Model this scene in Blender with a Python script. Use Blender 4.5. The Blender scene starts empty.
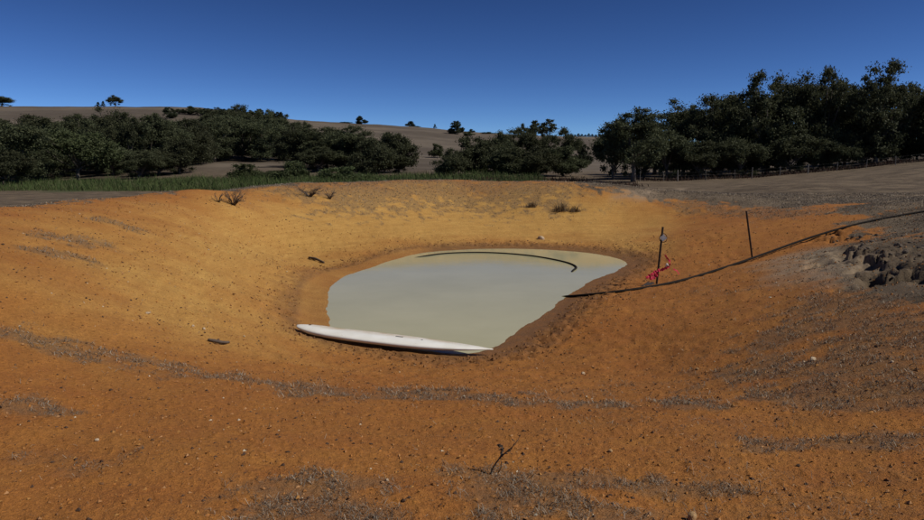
import bpy, math, random
import numpy as np
from mathutils import Vector, Matrix
R = math.radians
random.seed(7)
rng = np.random.default_rng(11)

# ------------------------------------------------------------------ camera, sky, sun, exposure
scene = bpy.context.scene
col = scene.collection
CAM_Z = 2.84                       # water level is z = 0
FPX, CX, CY, HOR = 720.0, 462.0, 260.0, 165.0
PITCH = math.atan((CY - HOR) / FPX)
cam_d = bpy.data.cameras.new('camera')
cam_d.sensor_width = 36.0
cam_d.lens = 36.0 * FPX / 924.0
cam_d.clip_start = 0.05
cam_d.clip_end = 9000.0
cam = bpy.data.objects.new('camera', cam_d)
cam.location = (0, 0, CAM_Z)
cam.rotation_euler = (math.pi / 2 - PITCH, 0, 0)
col.objects.link(cam)
scene.camera = cam

SUN_AZ, SUN_EL = 104.0, 45.0        # degrees clockwise from the view direction (+y), and above the horizon
world = bpy.data.worlds.new('World')
scene.world = world
world.use_nodes = True
wn = world.node_tree.nodes
wl = world.node_tree.links
bg = wn.get('Background') or wn.new('ShaderNodeBackground')
sky = wn.new('ShaderNodeTexSky')
sky.sky_type = 'NISHITA'
sky.sun_disc = False
sky.sun_elevation = R(SUN_EL)
sky.sun_rotation = R(SUN_AZ)
sky.altitude = 300
sky.air_density = 0.5
sky.dust_density = 0.0
sky.ozone_density = 4.0
scl = wn.new('ShaderNodeVectorMath'); scl.operation = 'SCALE'; scl.inputs['Scale'].default_value = 0.47
gam = wn.new('ShaderNodeGamma'); gam.inputs['Gamma'].default_value = 1.65      # polarised, deeper blue, evenly over the whole sky
wl.new(sky.outputs[0], scl.inputs[0]); wl.new(scl.outputs[0], gam.inputs[0]); wl.new(gam.outputs[0], bg.inputs[0])
bg.inputs[1].default_value = 0.09

sd = bpy.data.lights.new('sun', 'SUN')
sd.energy = 4.0
sd.angle = R(0.53)
sd.color = (1.0, 0.95, 0.87)
sun = bpy.data.objects.new('sun', sd)
sv = Vector((math.sin(R(SUN_AZ)) * math.cos(R(SUN_EL)), math.cos(R(SUN_AZ)) * math.cos(R(SUN_EL)), math.sin(R(SUN_EL))))
sun.rotation_euler = sv.to_track_quat('Z', 'Y').to_euler()
sun.location = (30, 10, 40)
col.objects.link(sun)

scene.view_settings.view_transform = 'Standard'
scene.view_settings.look = 'None'
scene.view_settings.exposure = 0.0
scene.view_settings.gamma = 1.0
scene.view_settings.use_curve_mapping = False

# ------------------------------------------------------------------ pixel rays (photograph pixels, 924 x 520)
CP, SP = math.cos(PITCH), math.sin(PITCH)
def ray(px, py):
    u = (px - CX) / FPX; v = (CY - py) / FPX
    d = np.array([u, CP + v * SP, -SP + v * CP])
    return d / d[1]                # scaled so that y = 1
def at_y(px, py, y):
    d = ray(px, py) * y
    return (d[0], d[1], d[2] + CAM_Z)
def at_z(px, py, z):
    d = ray(px, py)
    return tuple(np.array([0, 0, CAM_Z]) + d * ((z - CAM_Z) / d[2]))

# ------------------------------------------------------------------ numpy noise
_perm = np.random.default_rng(3).permutation(1024)
_ang = np.random.default_rng(4).uniform(0, 2 * np.pi, 1024)
_gx, _gy = np.cos(_ang), np.sin(_ang)
def perlin(x, y):
    xi = np.floor(x).astype(np.int64); yi = np.floor(y).astype(np.int64)
    xf = x - xi; yf = y - yi
    u = xf * xf * xf * (xf * (xf * 6 - 15) + 10); v = yf * yf * yf * (yf * (yf * 6 - 15) + 10)
    def g(ix, iy, dx, dy):
        h = _perm[(_perm[ix & 1023] + iy) & 1023]
        return _gx[h] * dx + _gy[h] * dy
    a = g(xi, yi, xf, yf); b = g(xi + 1, yi, xf - 1, yf)
    c = g(xi, yi + 1, xf, yf - 1); d = g(xi + 1, yi + 1, xf - 1, yf - 1)
    return ((a * (1 - u) + b * u) * (1 - v) + (c * (1 - u) + d * u) * v) * 1.5
def fbm(x, y, o=3):
    s = np.zeros_like(x); a = 1.0; t = 0
    for i in range(o):
        s += a * perlin(x * 2 ** i + 17.3 * i, y * 2 ** i - 9.1 * i); t += a; a *= 0.5
    return s / t
def sstep(a, b, x):
    t = np.clip((x - a) / (b - a), 0, 1)
    return t * t * (3 - 2 * t)

# ------------------------------------------------------------------ terrain: control points -> thin plate spline
ctrl = []
def Z(px, py, z): ctrl.append(at_z(px, py, z))
def Y(px, py, y): ctrl.append(at_y(px, py, y))
for p in ((0, 520, 1.24), (230, 520, 1.22), (462, 520, 1.2), (700, 520, 1.22), (924, 520, 1.26),
          (0, 450, 1.25), (230, 450, 1.18), (462, 450, 1.1), (700, 450, 1.14), (924, 450, 1.24),
          (0, 400, 1.27), (200, 400, 1.06), (462, 400, .85), (700, 400, .92), (924, 400, 1.22),
          (462, 385, .62), (400, 362, .1), (462, 366, .1), (200, 380, .95), (200, 330, .74), (250, 300, .5), (296, 300, .05),
          (300, 330, .06), (300, 265, .05), (0, 335, 1.3), (0, 270, 1.65), (330, 372, .4), (540, 372, .36)):
    Z(*p)
SHORE_PX = [(327, 301), (330, 287), (347, 275.5), (376, 266), (400, 258), (430, 252), (480, 249), (530, 249), (580, 252),
            (612, 257), (627, 263), (618, 270), (590, 282), (570, 295), (553, 307), (534, 321), (510, 337), (496, 346),
            (470, 354), (430, 352), (385, 345), (346, 338), (331, 325)]
SHORE = [at_z(px, py, 0.0) for px, py in SHORE_PX]
ctrl += SHORE
CREST_PX = [(0, 208, 14.2), (100, 199.5, 19), (200, 190.5, 25), (300, 184.5, 31), (400, 181, 35), (450, 180, 36), (540, 181, 36), (590, 187, 33)]
for p in CREST_PX: Y(*p)
for p in ((640, 190, 37), (924, 185, 45), (924, 210, 20), (800, 208, 25), (924, 240, 13), (924, 300, 7.7), (924, 350, 5.8),
          (800, 300, 9.6), (800, 260, 14.5), (752, 257, 18.5), (700, 300, 12.2), (600, 332, 11), (640, 360, 8.9), (700, 380, 7.1),
          (800, 350, 7.0), (657, 284, 16.3), (700, 240, 22), (700, 200, 31), (640, 222, 29), (541, 238, 26.5), (462, 220, 29.5),
          (462, 200, 33), (350, 230, 25.5), (300, 210, 27), (200, 220, 20.5), (200, 260, 14.5), (100, 260, 11), (100, 220, 14.5),
          (270, 245, 22), (640, 186, 60), (750, 190, 45), (850, 200, 30)):
    Y(*p)
ctrl += [(0, -3, 1.4), (-6, -5, 1.5), (6, -5, 1.5), (0, -20, 1.5), (-20, 0, 1.0), (-25, 15, .1), (-22, 32, -.3), (-15, 48, -.3),
         (0, 56, -.25), (10, 52, .7), (20, 45, 1.6), (25, 20, 2.0), (20, 5, 1.8), (20, -10, 1.6), (-13, 16, 1.25), (-15, 26, .4),
         (-9, 41, .3), (0, 43, .7), (5, 42, .9), (-30, -20, 1.2), (30, -20, 1.8), (40, 30, 2.6), (-40, 20, -.3), (-40, 45, -.3),
         (-12, 8, 1.7), (0, 13, -.5), (0, 17, -.7), (0, 21, -.5), (-2, 15, -.35), (3, 20, -.3), (1, 24, -.12)]
C = np.array(ctrl, float)
def _tk(d2): return np.where(d2 > 1e-12, 0.5 * d2 * np.log(np.maximum(d2, 1e-12)), 0.0)
n = len(C)
Dm = ((C[:, None, :2] - C[None, :, :2]) ** 2).sum(2)
A = np.zeros((n + 3, n + 3))
A[:n, :n] = _tk(Dm) + np.eye(n) * 0.3
A[:n, n] = 1; A[:n, n + 1:n + 3] = C[:, :2]; A[n, :n] = 1; A[n + 1:n + 3, :n] = C[:, :2].T
W = np.linalg.solve(A, np.concatenate([C[:, 2], np.zeros(3)]))
def tps(x, y):
    out = W[n] + W[n + 1] * x + W[n + 2] * y
    for i in range(n):
        out = out + W[i] * _tk((x - C[i, 0]) ** 2 + (y - C[i, 1]) ** 2)
    return out
# far land: height by bearing (given as photograph column) and distance
COLS = np.array([-2500, -400, 0, 200, 300, 420, 480, 550, 610, 680, 752, 850, 924, 1300, 3500], float)
TH = np.arctan((COLS - CX) / FPX)
def row(*v): return np.array(v, float)
RADII = np.array([0, 75, 100, 135, 190, 260, 360, 700, 1000, 1500, 5000], float)
FARZ = np.array([
    row(1.3, 0, -.3, -.3, -.3, -.3, -.3, .2, .8, 1.0, 1.2, 1.8, 2.4, 3, 1.5),
    row(1.3, 0, -.3, -.2, .1, .3, .4, .5, .8, .9, 1.2, 2.1, 2.9, 4, 1.5),
    row(1.3, 0, -.3, 0, .5, .9, 1.0, 1.0, 1.1, 1.1, 1.4, 2.6, 3.7, 5, 1.5),
    row(1.5, .5, .1, 1.0, 1.2, 1.4, 1.5, 1.5, 1.5, 1.6, 2.2, 3.5, 4.5, 6, 1.5),
    row(2, 3, 4.5, 3.6, 3.2, 2.2, 2.0, 2.0, 2.0, 2.2, 3.5, 5, 6, 7, 2),
    row(4, 7, 10, 8, 6, 4.4, 4, 3.4, 3.1, 3.5, 5, 6, 7, 8, 3),
    row(9, 15, 19, 18, 14, 9, 8, 7, 5.5, 6, 7, 8, 9, 9, 5),
    row(20, 40, 57.7, 57, 44.8, 38.6, 33, 30, 28.8, 22, 18, 16, 15, 14, 9),
    row(16, 34, 50, 50, 38, 32, 28, 25, 24, 20, 16, 15, 14, 13, 8),
    row(12, 20, 30, 30, 25, 20, 18, 16, 16, 14, 12, 12, 12, 12, 8),
    row(10, 20, 30, 30, 25, 20, 18, 16, 16, 14, 12, 12, 12, 12, 8)])
def far(x, y):
    r = np.hypot(x, y); th = np.arctan2(x, y)
    thc = np.clip(th, -1.42, 1.42)
    k = np.stack([np.interp(thc, TH, rowv) for rowv in FARZ])      # (nr, N)
    rr = np.clip(r * np.clip(np.cos(th), .3, 1), 0, 4999)
    i = np.clip(np.searchsorted(RADII, rr, side='right') - 1, 0, len(RADII) - 2)
    t = (rr - RADII[i]) / (RADII[i + 1] - RADII[i])
    idx = np.arange(len(r))
    # smooth (Catmull-like) interpolation in distance
    p1 = k[i, idx]; p2 = k[i + 1, idx]
    m = lambda j: (k[np.minimum(j + 1, len(RADII) - 1), idx] - k[np.maximum(j - 1, 0), idx]) / (RADII[np.minimum(j + 1, len(RADII) - 1)] - RADII[np.maximum(j - 1, 0)])
    h = RADII[i + 1] - RADII[i]
    m1 = m(i) * h; m2 = m(i + 1) * h
    z = (2 * t**3 - 3 * t**2 + 1) * p1 + (t**3 - 2 * t**2 + t) * m1 + (-2 * t**3 + 3 * t**2) * p2 + (t**3 - t**2) * m2
    back = sstep(0.25, -0.25, np.cos(th))
    return z * (1 - back) + back * (1.5 + 0.008 * r)
SCARP = None
def pdist(x, y, pts, closed=False):
    """distance to a polyline and, if closed, negative inside"""
    P = np.array(pts, float)[:, :2]
    d = np.full(x.shape, 1e9); ins = np.zeros(x.shape, bool)
    m = len(P)
    for i in range(m if closed else m - 1):
        a = P[i]; b = P[(i + 1) % m]; e = b - a; L = max(e @ e, 1e-9)
        t = np.clip(((x - a[0]) * e[0] + (y - a[1]) * e[1]) / L, 0, 1)
        d = np.minimum(d, np.hypot(x - a[0] - t * e[0], y - a[1] - t * e[1]))
        if closed:
            c = ((a[1] > y) != (b[1] > y)) & (x < (b[0] - a[0]) * (y - a[1]) / (b[1] - a[1] + 1e-12) + a[0])
            ins ^= c
    return np.where(ins, -d, d) if closed else d

def smooth_loop(P, k=4):
    P = np.array(P)[:, :2]; m = len(P); out = []
    for i in range(m):
        a, b, c, d = P[i - 1], P[i], P[(i + 1) % m], P[(i + 2) % m]
        for t in np.arange(k) / k: out.append(.5 * (2 * b + (c - a) * t + (2 * a - 5 * b + 4 * c - d) * t * t + (3 * b - a - 3 * c + d) * t ** 3))
    return [(p[0], p[1], 0.0) for p in out]
SHORE = smooth_loop(SHORE)
def H0(x, y):
    r = np.hypot(x, y)
    w = sstep(44, 78, r)
    near = np.zeros_like(x); m = r < 79
    near[m] = tps(x[m], y[m])
    mw = (np.abs(x) < 9) & (y > 7) & (y < 30)
    if mw.any():          # the bank meets the water along one clean line
        dsh = pdist(x[mw], y[mw], SHORE, True) + fbm(x[mw] * 1.1, y[mw] * 1.1, 4) * .09; wk = np.exp(-(dsh / .55) ** 2)
        near[mw] = near[mw] * (1 - wk) + wk * dsh * .13
    fz = np.zeros_like(x); m2 = r > 43
    if m2.any(): fz[m2] = far(x[m2], y[m2])
    return near * (1 - w) + fz * w
def hit_many(pts, fn=H0, ymax=900):
    out = []
    ys = np.geomspace(1.2, ymax, 1500)
    for px, py in pts:
        d = ray(px, py)
        zz = CAM_Z + d[2] * ys
        g = fn(d[0] * ys, ys)
        below = np.nonzero(zz < g)[0]
        if len(below) == 0: out.append(tuple(d * ymax + np.array([0, 0, CAM_Z]))); continue
        b = below[0]
        if b == 0: y = ys[0]
        else:
            a0 = zz[b - 1] - g[b - 1]; a1 = zz[b] - g[b]
            y = ys[b - 1] + (ys[b] - ys[b - 1]) * a0 / (a0 - a1)
        out.append((d[0] * y, y, float(CAM_Z + d[2] * y)))
    return out
def hit(px, py): return hit_many([(px, py)])[0]

def pside(x, y, pts):
    P = np.array(pts, float)[:, :2]
    d = np.full(x.shape, 1e9); sd_ = np.zeros(x.shape); ua = np.zeros(x.shape); m = len(P) - 1
    for i in range(m):
        a = P[i]; e = P[i + 1] - a; t0 = ((x - a[0]) * e[0] + (y - a[1]) * e[1]) / (e @ e); t = np.clip(t0, 0, 1)
        dd = np.hypot(x - a[0] - t * e[0], y - a[1] - t * e[1])
        cr = ((x - a[0]) * e[1] - (y - a[1]) * e[0]); b = dd < d
        d = np.where(b, dd, d); sd_ = np.where(b, np.sign(cr) * dd, sd_); ua = np.where(b, (i + t) / m, ua)
    return d, sd_, ua
SCARP = hit_many([(846, 247), (868, 252), (885, 258), (900, 262), (924, 270), (955, 280)])
SCARP2 = hit_many([(822, 232), (838, 236), (852, 240)])
def micro(x, y, z):
    r = np.hypot(x, y)
    out = np.zeros_like(x)
    m = r < 75
    xs, ys, zs, rs = x[m], y[m], z[m], r[m]
    ds = pdist(xs, ys, SHORE, True)
    calm = sstep(0.15, 1.6, ds) * .97 + .03
    calm = np.where(ds < 0, .1, calm)
    o = fbm(xs * .7, ys * .7, 2) * .05 * calm
    o += fbm(xs * 3.2 + 5, ys * 3.2, 3) * .012 * calm * sstep(75, 40, rs)
    f = fbm(xs * 17, ys * 17 + 3, 3)
    o += (f * .004 + np.maximum(f - .2, 0) * .035) * calm * sstep(40, 15, rs)
    # trampled mud round the water
    shelf = sstep(-.6, -1.8, xs)
    ring = np.exp(-((ds - .8) / .45) ** 2) * sstep(.05 + .4 * shelf, .3 + .35 * shelf, ds)
    rg = 1 - np.abs(fbm(xs * 3.6, ys * 3.6, 2)) * 2.4
    o += ring * (rg * .05 - .02)
    o += np.exp(-((ds - 2.4) / 1.6) ** 2) * np.maximum(fbm(xs * 4.5 + 8, ys * 4.5, 2), -.25) * .035
    # erosion scar on the right bank
    for S, dep, wid in ((SCARP, .24, 1.0), (SCARP2, .11, .7)):
        jx = xs + fbm(xs * 1.6, ys * 1.6, 5) * .9; jy = ys + fbm(xs * 1.6 + 40, ys * 1.6, 5) * .9
        d, side, u_a = pside(jx, jy, S)
        along = sstep(0, .08, u_a) * sstep(1, .92, u_a)
        lumps = .25 + 1.0 * np.clip(fbm(xs * 1.5 + 9, ys * 1.5, 3) * 2.4 + .4, 0, 1)
        o -= dep * along * sstep(-.03, .08, side) * (1 - sstep(.25, wid, side)) * lumps
        o += along * np.exp(-(d / .7) ** 2) * (.05 * (1 - 2.2 * np.abs(fbm(xs * 3.1, ys * 3.1, 3))) + .045 * fbm(xs * 9, ys * 9, 3) + .03 * fbm(xs * 22, ys * 22, 2))
    out[m] = o
    mf = r > 60
    out[mf] += fbm(x[mf] * .03, y[mf] * .03, 3) * .9 * sstep(60, 260, r[mf]) + fbm(x[mf] * .25, y[mf] * .25, 2) * .12 * sstep(60, 120, r[mf])
    return out
def HF(x, y):
    x = np.asarray(x, float).ravel(); y = np.asarray(y, float).ravel()
    z = H0(x, y)
    return z + micro(x, y, z)
def hz(x, y): return float(HF([x], [y])[0])

# ------------------------------------------------------------------ material helpers
def mat(name):
    m = bpy.data.materials.new(name); m.use_nodes = True
    nt = m.node_tree
    return m, nt, nt.nodes['Principled BSDF']
def N(nt, t, **kw):
    nd = nt.nodes.new(t)
    for k, v in kw.items():
        if k.startswith('i_'):
            nd.inputs[k[2:].replace('_', ' ')].default_value = v
        else: setattr(nd, k, v)
    return nd
def noise(nt, vec, scale, detail=4, rough=.6):
    nd = N(nt, 'ShaderNodeTexNoise'); nd.inputs['Scale'].default_value = scale
    nd.inputs['Detail'].default_value = detail; nd.inputs['Roughness'].default_value = rough
    if vec is not None: nt.links.new(vec, nd.inputs['Vector'])
    return nd.outputs['Fac']
def mrange(nt, v, a, b, c=0.0, d=1.0):
    nd = N(nt, 'ShaderNodeMapRange'); nt.links.new(v, nd.inputs[0])
    for i, q in enumerate((a, b, c, d)): nd.inputs[i + 1].default_value = q
    return nd.outputs[0]
def mixc(nt, f, a, b, mode='MIX'):
    nd = N(nt, 'ShaderNodeMix', data_type='RGBA', blend_type=mode)
    for s, v in ((nd.inputs[0], f), (nd.inputs[6], a), (nd.inputs[7], b)):
        if isinstance(v, (int, float)): s.default_value = v
        elif isinstance(v, tuple): s.default_value = (*v, 1)
        else: nt.links.new(v, s)
    return nd.outputs[2]
def mth(nt, op, a, b=None):
    nd = N(nt, 'ShaderNodeMath', operation=op)
    for s, v in ((nd.inputs[0], a), (nd.inputs[1], b)):
        if v is None: continue
        if isinstance(v, (int, float)): s.default_value = v
        else: nt.links.new(v, s)
    return nd.outputs[0]
def attr(nt, name):
    return N(nt, 'ShaderNodeAttribute', attribute_name=name)
def simple(name, c1, c2, scale=8, rough=.85, bump=.0, spec=.3, obj_random=0.0, metal=0.0):
    m, nt, b = mat(name)
    tc = N(nt, 'ShaderNodeTexCoord').outputs['Object']
    f = mrange(nt, noise(nt, tc, scale, 5), .3, .7)
    c = mixc(nt, f, c1, c2)
    if obj_random:
        oi = N(nt, 'ShaderNodeObjectInfo').outputs['Random']
        hs = N(nt, 'ShaderNodeHueSaturation'); nt.links.new(c, hs.inputs['Color'])
        nt.links.new(mrange(nt, oi, 0, 1, 1 - obj_random, 1 + obj_random), hs.inputs['Value'])
        c = hs.outputs[0]
    nt.links.new(c, b.inputs['Base Color'])
    b.inputs['Roughness'].default_value = rough; b.inputs['Specular IOR Level'].default_value = spec
    b.inputs['Metallic'].default_value = metal
    if bump:
        bp = N(nt, 'ShaderNodeBump'); bp.inputs['Strength'].default_value = 1; bp.inputs['Distance'].default_value = bump
        nt.links.new(noise(nt, tc, scale * 4, 4), bp.inputs['Height']); nt.links.new(bp.outputs[0], b.inputs['Normal'])
    return m

# ------------------------------------------------------------------ mesh helpers
def mesh_np(name, V, F, smooth=False):
    me = bpy.data.meshes.new(name)
    V = np.asarray(V, np.float32); F = np.asarray(F, np.int32)
    k = F.shape[1]
    me.vertices.add(len(V)); me.vertices.foreach_set('co', V.ravel())
    me.loops.add(F.size); me.loops.foreach_set('vertex_index', F.ravel())
    me.polygons.add(len(F)); me.polygons.foreach_set('loop_start', np.arange(0, F.size, k, dtype=np.int32))
    me.polygons.foreach_set('use_smooth', np.full(len(F), smooth))
    me.update(calc_edges=True); me.validate()
    return me
def obj(name, me, m=None, parent=None):
    o = bpy.data.objects.new(name, me)
    if m is not None and me is not None and not me.materials: me.materials.append(m)
    col.objects.link(o)
    if parent is not None: o.parent = parent
    return o
def tag(o, label=None, cat=None, group=None, kind=None):
    if label: o['label'] = label
    if cat: o['category'] = cat
    if group: o['group'] = group
    if kind: o['kind'] = kind
    return o
def empty(name, loc=(0, 0, 0)):
    o = bpy.data.objects.new(name, None); o.location = loc; o.empty_display_size = .1
    col.objects.link(o); return o
class MB:
    def __init__(s): s.v = []; s.f3 = []; s.f4 = []
    def tube(s, pts, rad, k=6, cap=True):
        P = [Vector(p) for p in pts]; rad = [rad] * len(P) if isinstance(rad, (int, float)) else rad
        t0 = (P[1] - P[0]).normalized()
        up = Vector((0, 0, 1)) if abs(t0.z) < .9 else Vector((1, 0, 0))
        a = t0.cross(up).normalized(); base = len(s.v)
        for i, p in enumerate(P):
            t = (P[min(i + 1, len(P) - 1)] - P[max(i - 1, 0)]).normalized()
            a = (a - t * a.dot(t)).normalized(); b = t.cross(a)
            for j in range(k):
                q = 2 * math.pi * j / k
                s.v.append(p + (a * math.cos(q) + b * math.sin(q)) * rad[i])
        for i in range(len(P) - 1):
            for j in range(k):
                j2 = (j + 1) % k
                s.f4.append((base + i * k + j, base + i * k + j2, base + (i + 1) * k + j2, base + (i + 1) * k + j))
        if cap:
            for i, fl in ((0, 1), (len(P) - 1, 0)):
                c = len(s.v); s.v.append(P[i])
                for j in range(k):
                    q = (base + i * k + j, base + i * k + (j + 1) % k)
                    s.f3.append((q[1], q[0], c) if fl else (q[0], q[1], c))
        return s
    def box(s, c, sx, sy, sz, rot=None):
        base = len(s.v)
        for dx in (-1, 1):
            for dy in (-1, 1):
                for dz in (-1, 1):
                    v = Vector((dx * sx / 2, dy * sy / 2, dz * sz / 2))
                    if rot: v = rot @ v
                    s.v.append(Vector(c) + v)
        for q in ((0, 1, 3, 2), (4, 6, 7, 5), (0, 4, 5, 1), (2, 3, 7, 6), (0, 2, 6, 4), (1, 5, 7, 3)):
            s.f4.append(tuple(base + i for i in q))
        return s
    def mesh(s, name, smooth=True):
        me = bpy.data.meshes.new(name); me.from_pydata([tuple(v) for v in s.v], [], s.f3 + s.f4); me.update()
        me.polygons.foreach_set('use_smooth', [smooth] * len(me.polygons)); return me
def curve(pts, n=40):
    """Catmull-Rom through points"""
    P = [np.array(p, float) for p in pts]; P = [2 * P[0] - P[1]] + P + [2 * P[-1] - P[-2]]
    out = []
    for i in range(1, len(P) - 2):
        for t in np.linspace(0, 1, max(2, n // (len(P) - 3)), endpoint=False):
            a, b, c, d = P[i - 1:i + 3]
            out.append(.5 * (2 * b + (c - a) * t + (2 * a - 5 * b + 4 * c - d) * t * t + (3 * b - a - 3 * c + d) * t ** 3))
    out.append(P[-2]); return out

# ------------------------------------------------------------------ zones on the ground
def W_(pts): return hit_many(pts)
DAM = [at_y(*p) for p in CREST_PX]
DAM = [(p[0] * [1.03, 1.1, 1.12, 1.05, 1, 1, 1, 1][i], p[1] + [.9, 1.6, 1.6, 1, .9, .9, .9, .9][i], 0) for i, p in enumerate(DAM)]
DAM += [p for p in W_([(640, 199), (690, 201), (740, 205), (800, 209), (835, 203), (850, 214), (850, 228), (880, 236), (924, 240), (990, 300)])]
DAM += [(10.5, 5, 0), (10.5, 3, 0), (12, -2, 0), (8, -9, 0), (-8, -9, 0), (-16, -2, 0), (-15, 6, 0), (-12.5, 11, 0)]
YELLOW = W_([(110, 310), (120, 245), (200, 212), (300, 190), (420, 183), (560, 184), (595, 192), (650, 215), (640, 250), (560, 240), (420, 245), (330, 258), (285, 290), (280, 330), (200, 330)])
GREYL = [  # polylines of dry litter: (points, half width, strength)
    (W_([(0, 336), (60, 343), (110, 355), (150, 364), (200, 378), (260, 383), (300, 388), (400, 393), (470, 398), (520, 399), (590, 402), (650, 400), (700, 408)]), .25, 1.35),
    (W_([(540, 398), (640, 385), (760, 372), (800, 365)]), .22, .6),
    (W_([(235, 512), (300, 500), (330, 492), (345, 500), (380, 510)]), .2, 1.6),
    (W_([(260, 519), (330, 512), (350, 519)]), .14, 1.5),
    (W_([(480, 482), (500, 492), (540, 505), (590, 512)]), .2, 1.6),
    (W_([(570, 482), (640, 486), (700, 486)]), .12, 1.6),
    (W_([(500, 505), (560, 515), (620, 516)]), .15, 1.3),
    (W_([(760, 495), (800, 505), (850, 498)]), .12, .5),
    (W_([(0, 404), (25, 407), (40, 411)]), .14, 1.5),
    (W_([(20, 452), (60, 455)]), .07, .6), (W_([(80, 467), (110, 463), (130, 455)]), .07, .7),
    (W_([(770, 443), (840, 440), (885, 438)]), .13, 1.4), (W_([(775, 425), (800, 424)]), .07, .7),
    (W_([(55, 237), (75, 241), (100, 243)]), .28, 1.4), (W_([(45, 252), (75, 256)]), .22, 1.2), (W_([(110, 222), (130, 228)]), .3, 1.1),
    (W_([(225, 203), (260, 206)]), .4, .5), (W_([(290, 187), (330, 192), (345, 193)]), .7, .7),
    (W_([(340, 192), (400, 188), (470, 190), (520, 192)]), 2.0, 2.2), (W_([(420, 200), (470, 202), (540, 200)]), .9, .55),
    (W_([(690, 205), (740, 212), (800, 214)]), .7, 1.3), (W_([(700, 290), (730, 293), (760, 287)]), .3, .55), (W_([(790, 318), (815, 312)]), .3, .8),
    (W_([(560, 208), (640, 207)]), .5, .35),
    (W_([(835, 300), (870, 305), (924, 300)]), .55, 1.6), (W_([(800, 330), (850, 322), (924, 325)]), .5, 1.6), (W_([(780, 365), (850, 368), (924, 362)]), .5, 1.6),
    (W_([(800, 385), (880, 385), (924, 392)]), .35, 1.6), (W_([(850, 345), (924, 345)]), .4, 1.6), (W_([(840, 250), (880, 262), (924, 275)]), .9, .8), (W_([(860, 285), (924, 290)]), .5, 1.6),
    (W_([(620, 420), (700, 432), (760, 470), (860, 460), (924, 440)]), .3, .4), (W_([(660, 500), (760, 512), (924, 510)]), .25, .45), (W_([(400, 500), (440, 515)]), .15, .4), (W_([(870, 470), (924, 480)]), .15, .5), (W_([(700, 425), (800, 405), (880, 400)]), .25, .5)]
PALE = W_([(760, 262), (800, 250), (840, 245), (880, 262), (850, 285), (790, 280)])
PALE2 = W_([(620, 196), (650, 190), (680, 188), (655, 198)])
GREENP = [(-70, 84), (-62, 92), (-50, 88), (-36, 84), (-20, 80), (-8, 78), (2, 76), (10, 78), (10, 98), (-2, 112), (-20, 116), (-45, 120), (-62, 122), (-90, 118), (-90, 90)]
def bear(px, y): return (ray(px, 160)[0] * y, y)
WOODP = [bear(-60, 112), bear(40, 118), bear(100, 124), bear(180, 138), bear(205, 186), bear(290, 192), bear(296, 150), bear(360, 132), bear(420, 130), bear(420, 165), bear(330, 260), bear(200, 330), bear(-60, 260)]
PLOUGH = [bear(375, 150), bear(450, 150), bear(455, 250), bear(470, 300), bear(375, 280)]
WOODR = [bear(600, 90), bear(640, 90), bear(760, 93), bear(960, 92), bear(1000, 125), bear(600, 120)]
def zones(x, y, z):
    r = np.hypot(x, y)
    nz = fbm(x * .6, y * .6, 3); nf = fbm(x * 3.5, y * 3.5, 3)
    grey = sstep(-.6, .6, pdist(x, y, DAM, True) + nz * 2.0 + nf * 1.0)
    lit = grey.copy(); patch = np.zeros_like(grey)
    nb = np.clip(fbm(x * 1.7 + 31, y * 1.7, 3) * 2.6, -.5, 1.6)
    for pts, w, s in GREYL:
        d = pdist(x, y, pts)
        k_ = s * sstep(2.3, .0, d / w + nf * 1.7 + nz * .8 + nb)
        patch = np.maximum(patch, np.minimum(k_, 1.3)); lit = np.maximum(lit, np.minimum(k_, 1))
    grey = np.maximum(grey, .95 * sstep(1.5, .5, pdist(x, y, SCARP) + nf * .5)); lit = np.where(pdist(x, y, SCARP) < .8, lit * .3, lit)
    near = r < 60
    ds = np.full(x.shape, 50.0); ds[near] = pdist(x[near], y[near], SHORE, True)
    wet = sstep(1.3, .4, ds + nf * .35) * (1 - .75 * sstep(-.6, -1.8, x) * sstep(.65, .45, ds))
    pale = np.maximum(sstep(.5, -.5, pdist(x, y, PALE, True) + nz * .8), sstep(.8, -.4, pdist(x, y, PALE2, True) + nz)) * .8
    yel = sstep(3.0, -2.5, pdist(x, y, YELLOW, True) + nz * 2)
    green = sstep(4, -3, pdist(x, y, GREENP, True) + fbm(x * .1, y * .1, 2) * 8)
    hill = sstep(110, 190, r)
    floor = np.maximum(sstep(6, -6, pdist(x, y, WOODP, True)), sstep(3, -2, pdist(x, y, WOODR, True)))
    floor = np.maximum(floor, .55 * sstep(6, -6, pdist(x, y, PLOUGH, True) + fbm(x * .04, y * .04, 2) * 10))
    return grey, wet, green, pale, yel, hill, ds, lit, floor, patch

# ------------------------------------------------------------------ ground sheet (one polar sheet round the camera)
th_d = np.radians(np.linspace(-43, 43, 640))
th_c = np.radians(np.linspace(43, 317, 112)[1:-1])
TH_ALL = np.concatenate([th_d, th_c]); nt_ = len(TH_ALL)
rings = np.concatenate([np.exp(np.arange(math.log(.5), math.log(60), .0082)), np.exp(np.arange(math.log(60.5), math.log(4500), .022))])
nr_ = len(rings)
RR, TT = np.meshgrid(rings, TH_ALL, indexing='ij')
GX = (RR * np.sin(TT)).ravel(); GY = (RR * np.cos(TT)).ravel()
GZ0 = H0(GX, GY); GZ = GZ0 + micro(GX, GY, GZ0)
i0 = (np.arange(nr_ - 1)[:, None] * nt_ + np.arange(nt_)[None, :])
j1 = (np.arange(nt_) + 1) % nt_
i1 = (np.arange(nr_ - 1)[:, None] * nt_ + j1[None, :])
F = np.stack([i0, i0 + nt_, i1 + nt_, i1], -1).reshape(-1, 4)[:, ::-1]
Vg = np.stack([GX, GY, GZ], 1)
cz = hz(0, 0); Vg = np.vstack([Vg, [[0, 0, cz]]])
me = mesh_np('ground', Vg, F, True)
import bmesh
bm = bmesh.new(); bm.from_mesh(me); bm.verts.ensure_lookup_table()
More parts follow.
